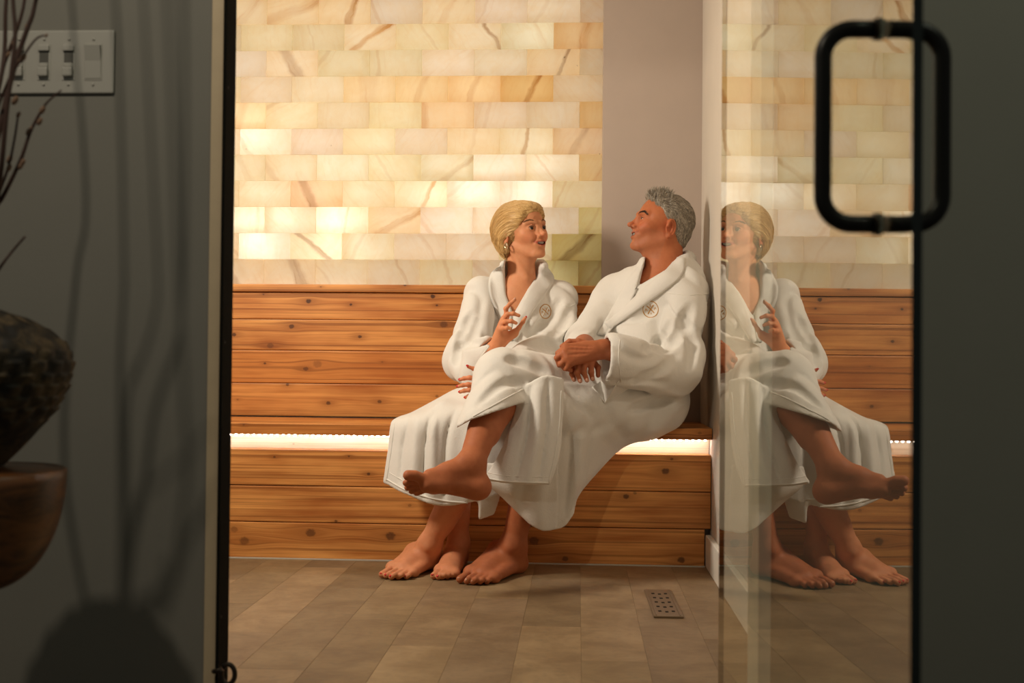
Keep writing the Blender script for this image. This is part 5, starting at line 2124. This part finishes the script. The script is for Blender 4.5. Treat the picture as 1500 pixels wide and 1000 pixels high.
# blonde bob
def fillw(F):
    F.add(ell((0, -.024, .036), (.0835, .104, .0865)))
    F.add(ell((0, -.082, .0), (.068, .046, .070)), .03)
    F.add(ell((0, -.068, -.055), (.050, .034, .046)), .03)
    for sx in (-1, 1):
        F.add(ell((sx * .060, -.040, -.020), (.026, .038, .052)), .03)
        F.add(ell((sx * .067, -.026, .006), (.023, .040, .030)), .02)
        F.add(ell((sx * .056, .028, .040), (.028, .042, .034)), .03)
    F.add(ell((-.010, .044, .078), (.050, .040, .022)), .03)
    F.sub(half((0, .083, .062), (-.16, .76, -.66), .4), .006)
    F.sub(ell((.084, -.002, -.046), (.026, .024, .030)), .008)
    F.sub(ell((0, .0, -.1), (.05, .045, .1)), .01)
    def comb(x, y, z):
        rho = np.hypot(y - .03, z + .07)
        return .0011 * np.sin(rho * 420 + x * 160) * np.sin(rho * 150 - x * 60 + 1) + .0006 * np.sin(rho * 900 - x * 300)
    F.disp(comb, (-.12, -.16, -.14), (.12, .13, .16))
FW = hair_field((-.12, -.16, -.14), (.12, .13, .16), .0022, fillw)
hv, hf = FW.mesh(1)
def flow_w(p):
    y, z = p[:, 1] - .03, p[:, 2] + .07
    d = np.stack([np.zeros(len(p)), -z, y], 1)
    d = d / np.maximum(np.linalg.norm(d, axis=1, keepdims=True), 1e-6)
    d[:, 0] += .25 * np.clip(p[:, 0] + .03, -.05, .08) / .08
    return d
s1 = pick(hv, 1700, lambda v: (v[:, 2] > -.06))
a1 = strands(FW, s1, flow_w, 10, .0095, .006, .0008, L2Ww, .03, 4)
M_hair_w = hair_mat('hair_blonde', (0.60, 0.355, 0.115), (0.80, 0.56, 0.26), (0.32, 0.15, 0.04), 50, 1)
base_w = lambda v: np.stack([v[:, 0] * 4, np.hypot(v[:, 1] - .03, v[:, 2] + .07) * 7, v[:, 0] * 0], 1)
np_mesh('hair', [(L2Ww(hv), hf), (a1[0], a1[1])], M_hair_w, wom, [base_w(hv), base_w(a1[2]) + np.repeat(a1[3][:, None] * .25, 3, 1)])

# ------------------------------------------------------------------ the woman's robe
F = Field((-.74, 3.55, .15), (.14, 4.345, 1.10), .005)
Rt = np.array(Matrix.Rotation(.15, 3, 'Z'))
F.add(ell(P(768, 478, 4.165), (.150, .115, .17), Rt))
F.add(ell(P(765, 540, 4.13), (.155, .130, .14), Rt), .05)
F.add(ell(P(772, 590, 4.10), (.175, .155, .10), Rt), .05)
F.add(rcone(P(716, 430, 4.13), P(818, 431, 4.18), .050, .048), .05)
F.add(rcone(P(738, 408, 4.14), P(790, 408, 4.17), .036, .036), .04)
# right sleeve with a wide open end
shR, elR = P(706, 432, 4.12), P(681, 528, 3.985)
# left sleeve
shL, elL, wlL = P(824, 439, 4.175), P(826, 497, 4.06), P(742, 540, 3.80)
F.add(rcone(shL, elL, .051, .057), .03)
F.add(rcone(elL, wlL, .058, .050), .025)
# lap
F.add(rcone(P(795, 590, 4.1), P(695, 622, 3.745), .10, .070), .04)
F.add(rcone(P(745, 592, 4.1), P(648, 622, 3.77), .10, .068), .04)
F.disp(fold_noise(31, 24, .008, (-.3, -.2, .9), 2.6, 1.0), (-.74, 3.5, .1), (.2, 4.35, 1.1))
F.disp(fold_noise(32, 66, .0045, (-.3, -.2, .9), 2.5), (-.74, 3.5, .1), (.2, 4.35, 1.1))
# neck opening
chain(F, [P(738, 388, 4.08), P(746, 390, 4.18), P(768, 392, 4.22), P(792, 390, 4.20), P(797, 390, 4.10)], [.016, .022, .024, .022, .016], .02)
F.sub(wedge([(739, 376), (799, 376), (772, 425), (752, 460), (741, 430)], 3.85, 4.125), .004)
F.sub(rcone(P(763, 378, 4.14), P(762, 405, 4.14), .066, .055), .006)
# right sleeve with its mouth round the raised forearm
T = F.part(P(640, 590, 3.80) - Vector((.03, .08, .03)), P(770, 395, 4.20) + Vector((.03, .06, .03)))
T.add(rcone(shR, elR, .060, .068))
T.add(rcone(elR, P(692, 545, 3.93), .066, .060), .02)
T.add(rcone(P(688, 522, 3.97), P(724, 516, 3.87), .060, .056), .02)
T.disp(fold_noise(44, 32, .011, (.6, .2, .5), 2.2, 1.0), (-1, 3, 0), (1, 5, 2))
T.sub(wedge([(734, 489), (800, 470), (800, 600), (690, 600), (694, 549), (703, 527), (716, 508)], 3.5, 4.4), .003)
T.sub(isect(rcone(P(690, 542, 3.94), P(745, 500, 3.82), .040, .046), wedge([(726, 482), (800, 470), (800, 600), (684, 600), (686, 545), (696, 521), (708, 502)], 3.5, 4.4)), .004)
F.merge(T, .015)
for pix, r, d in [
    ([(690, 460), (672, 500), (668, 530)], .014, .007), ([(735, 470), (725, 490), (700, 500), (675, 503)], .012, .008), ([(700, 470), (690, 495), (672, 512)], .010, .005),
    ([(820, 440), (800, 470), (775, 495)], .012, .008), ([(795, 470), (780, 490), (772, 480), (765, 465)], .009, .005), ([(838, 450), (820, 480), (800, 500)], .012, .006),
    ([(845, 490), (815, 505), (780, 512)], .012, .006), ([(760, 500), (790, 503), (815, 500)], .009, .004)]:
    groove(F, pix, r * 1.15, d * 2.2, .018)
sheet(F, [[(642, 586, 3.93), (668, 572, 3.91), (705, 560, 3.88), (760, 552, 3.88)],
          [(604, 606, 3.88), (640, 596, 3.81), (690, 588, 3.76), (750, 580, 3.76)],
          [(577, 619, 3.81), (620, 615, 3.715), (680, 611, 3.69), (748, 604, 3.70)],
          [(572, 655, 3.79), (612, 655, 3.695), (668, 656, 3.665), (742, 650, 3.69)],
          [(567, 690, 3.785), (602, 702, 3.69), (655, 707, 3.655), (736, 692, 3.69)],
          [(565, 705, 3.785), (598, 722, 3.69), (650, 738, 3.655), (728, 724, 3.69)]], 56, 44, .007, .014,
      [([(645, 597), (628, 625), (621, 690), (622, 728)], 4, .030), ([(636, 602), (634, 640), (634, 730)], 6, -.016), ([(600, 618), (592, 660), (588, 712)], 4, .022), ([(612, 615), (608, 660), (606, 720)], 6, -.016),
       ([(670, 600), (655, 640), (650, 735)], 5, .020), ([(695, 610), (685, 660), (684, 738)], 8, -.010), ([(668, 588), (630, 600), (590, 614)], 5, .010), ([(668, 578), (632, 592), (606, 604)], 4, -.006), ([(710, 600), (706, 660), (706, 735)], 6, .010)])
sheet(F, [[(577, 619, 3.81), (585, 614, 3.88), (604, 606, 3.93)], [(566, 704, 3.785), (575, 698, 3.85), (590, 690, 3.90)]], 8, 14, .007, .010)
sheet(F, [[(698, 700, 3.675), (736, 690, 3.70)], [(703, 740, 3.675), (730, 726, 3.70)], [(703, 758, 3.68), (722, 751, 3.70)]], 8, 12, .0065, .010)
for cut_ in (isect(half((0, 3.9, .4685), (0, 0, -1), 2), half((0, 3.920, .4), (0, 1, 0), 2)), half((.4495, 4, .7), (1, 0, 0), 2), half((0, 4.357, .7), (0, 1, 0), 2)):
    F.sub(cut_)
F.keep_off(RFM)
wv_, wf_ = F.mesh(1)
robe_w = np_mesh('robe', [(wv_, wf_)], M_robe_w, wom)
lap1 = strip_on(F, [(733, 388), (718, 402), (717, 430), (730, 465), (741, 498)], [(742, 378), (739, 400), (741, 430), (749, 456), (751, 496)], 22, 7, .006, bulge=.006)
np_mesh('lapel', [lap1], M_robe_w, robe_w)
lap2 = strip_on(F, [(790, 384), (778, 408), (765, 432), (755, 458), (748, 495)], [(800, 388), (812, 408), (800, 430), (780, 458), (756, 500)], 26, 8, .007, bulge=.007)
np_mesh('lapel', [lap2], M_robe_w, robe_w)
for pix, r in [([(567, 702), (598, 719), (648, 733), (702, 737)], .0032), ([(570, 692), (600, 708), (648, 722), (702, 726)], .0015), ([(578, 619), (573, 660), (566, 704)], .0026), ([(818, 445), (835, 448), (848, 442)], .0016),
               ([(733, 491), (718, 505), (700, 530), (692, 548)], .0028)]:
    bm = line_on(F, pix, r, .0008)
    if bm: bm_obj('piping', bm, M_piping, robe_w, None, True)
emblem(F, robe_w, 799, 456, 10.5, -.2, .78)
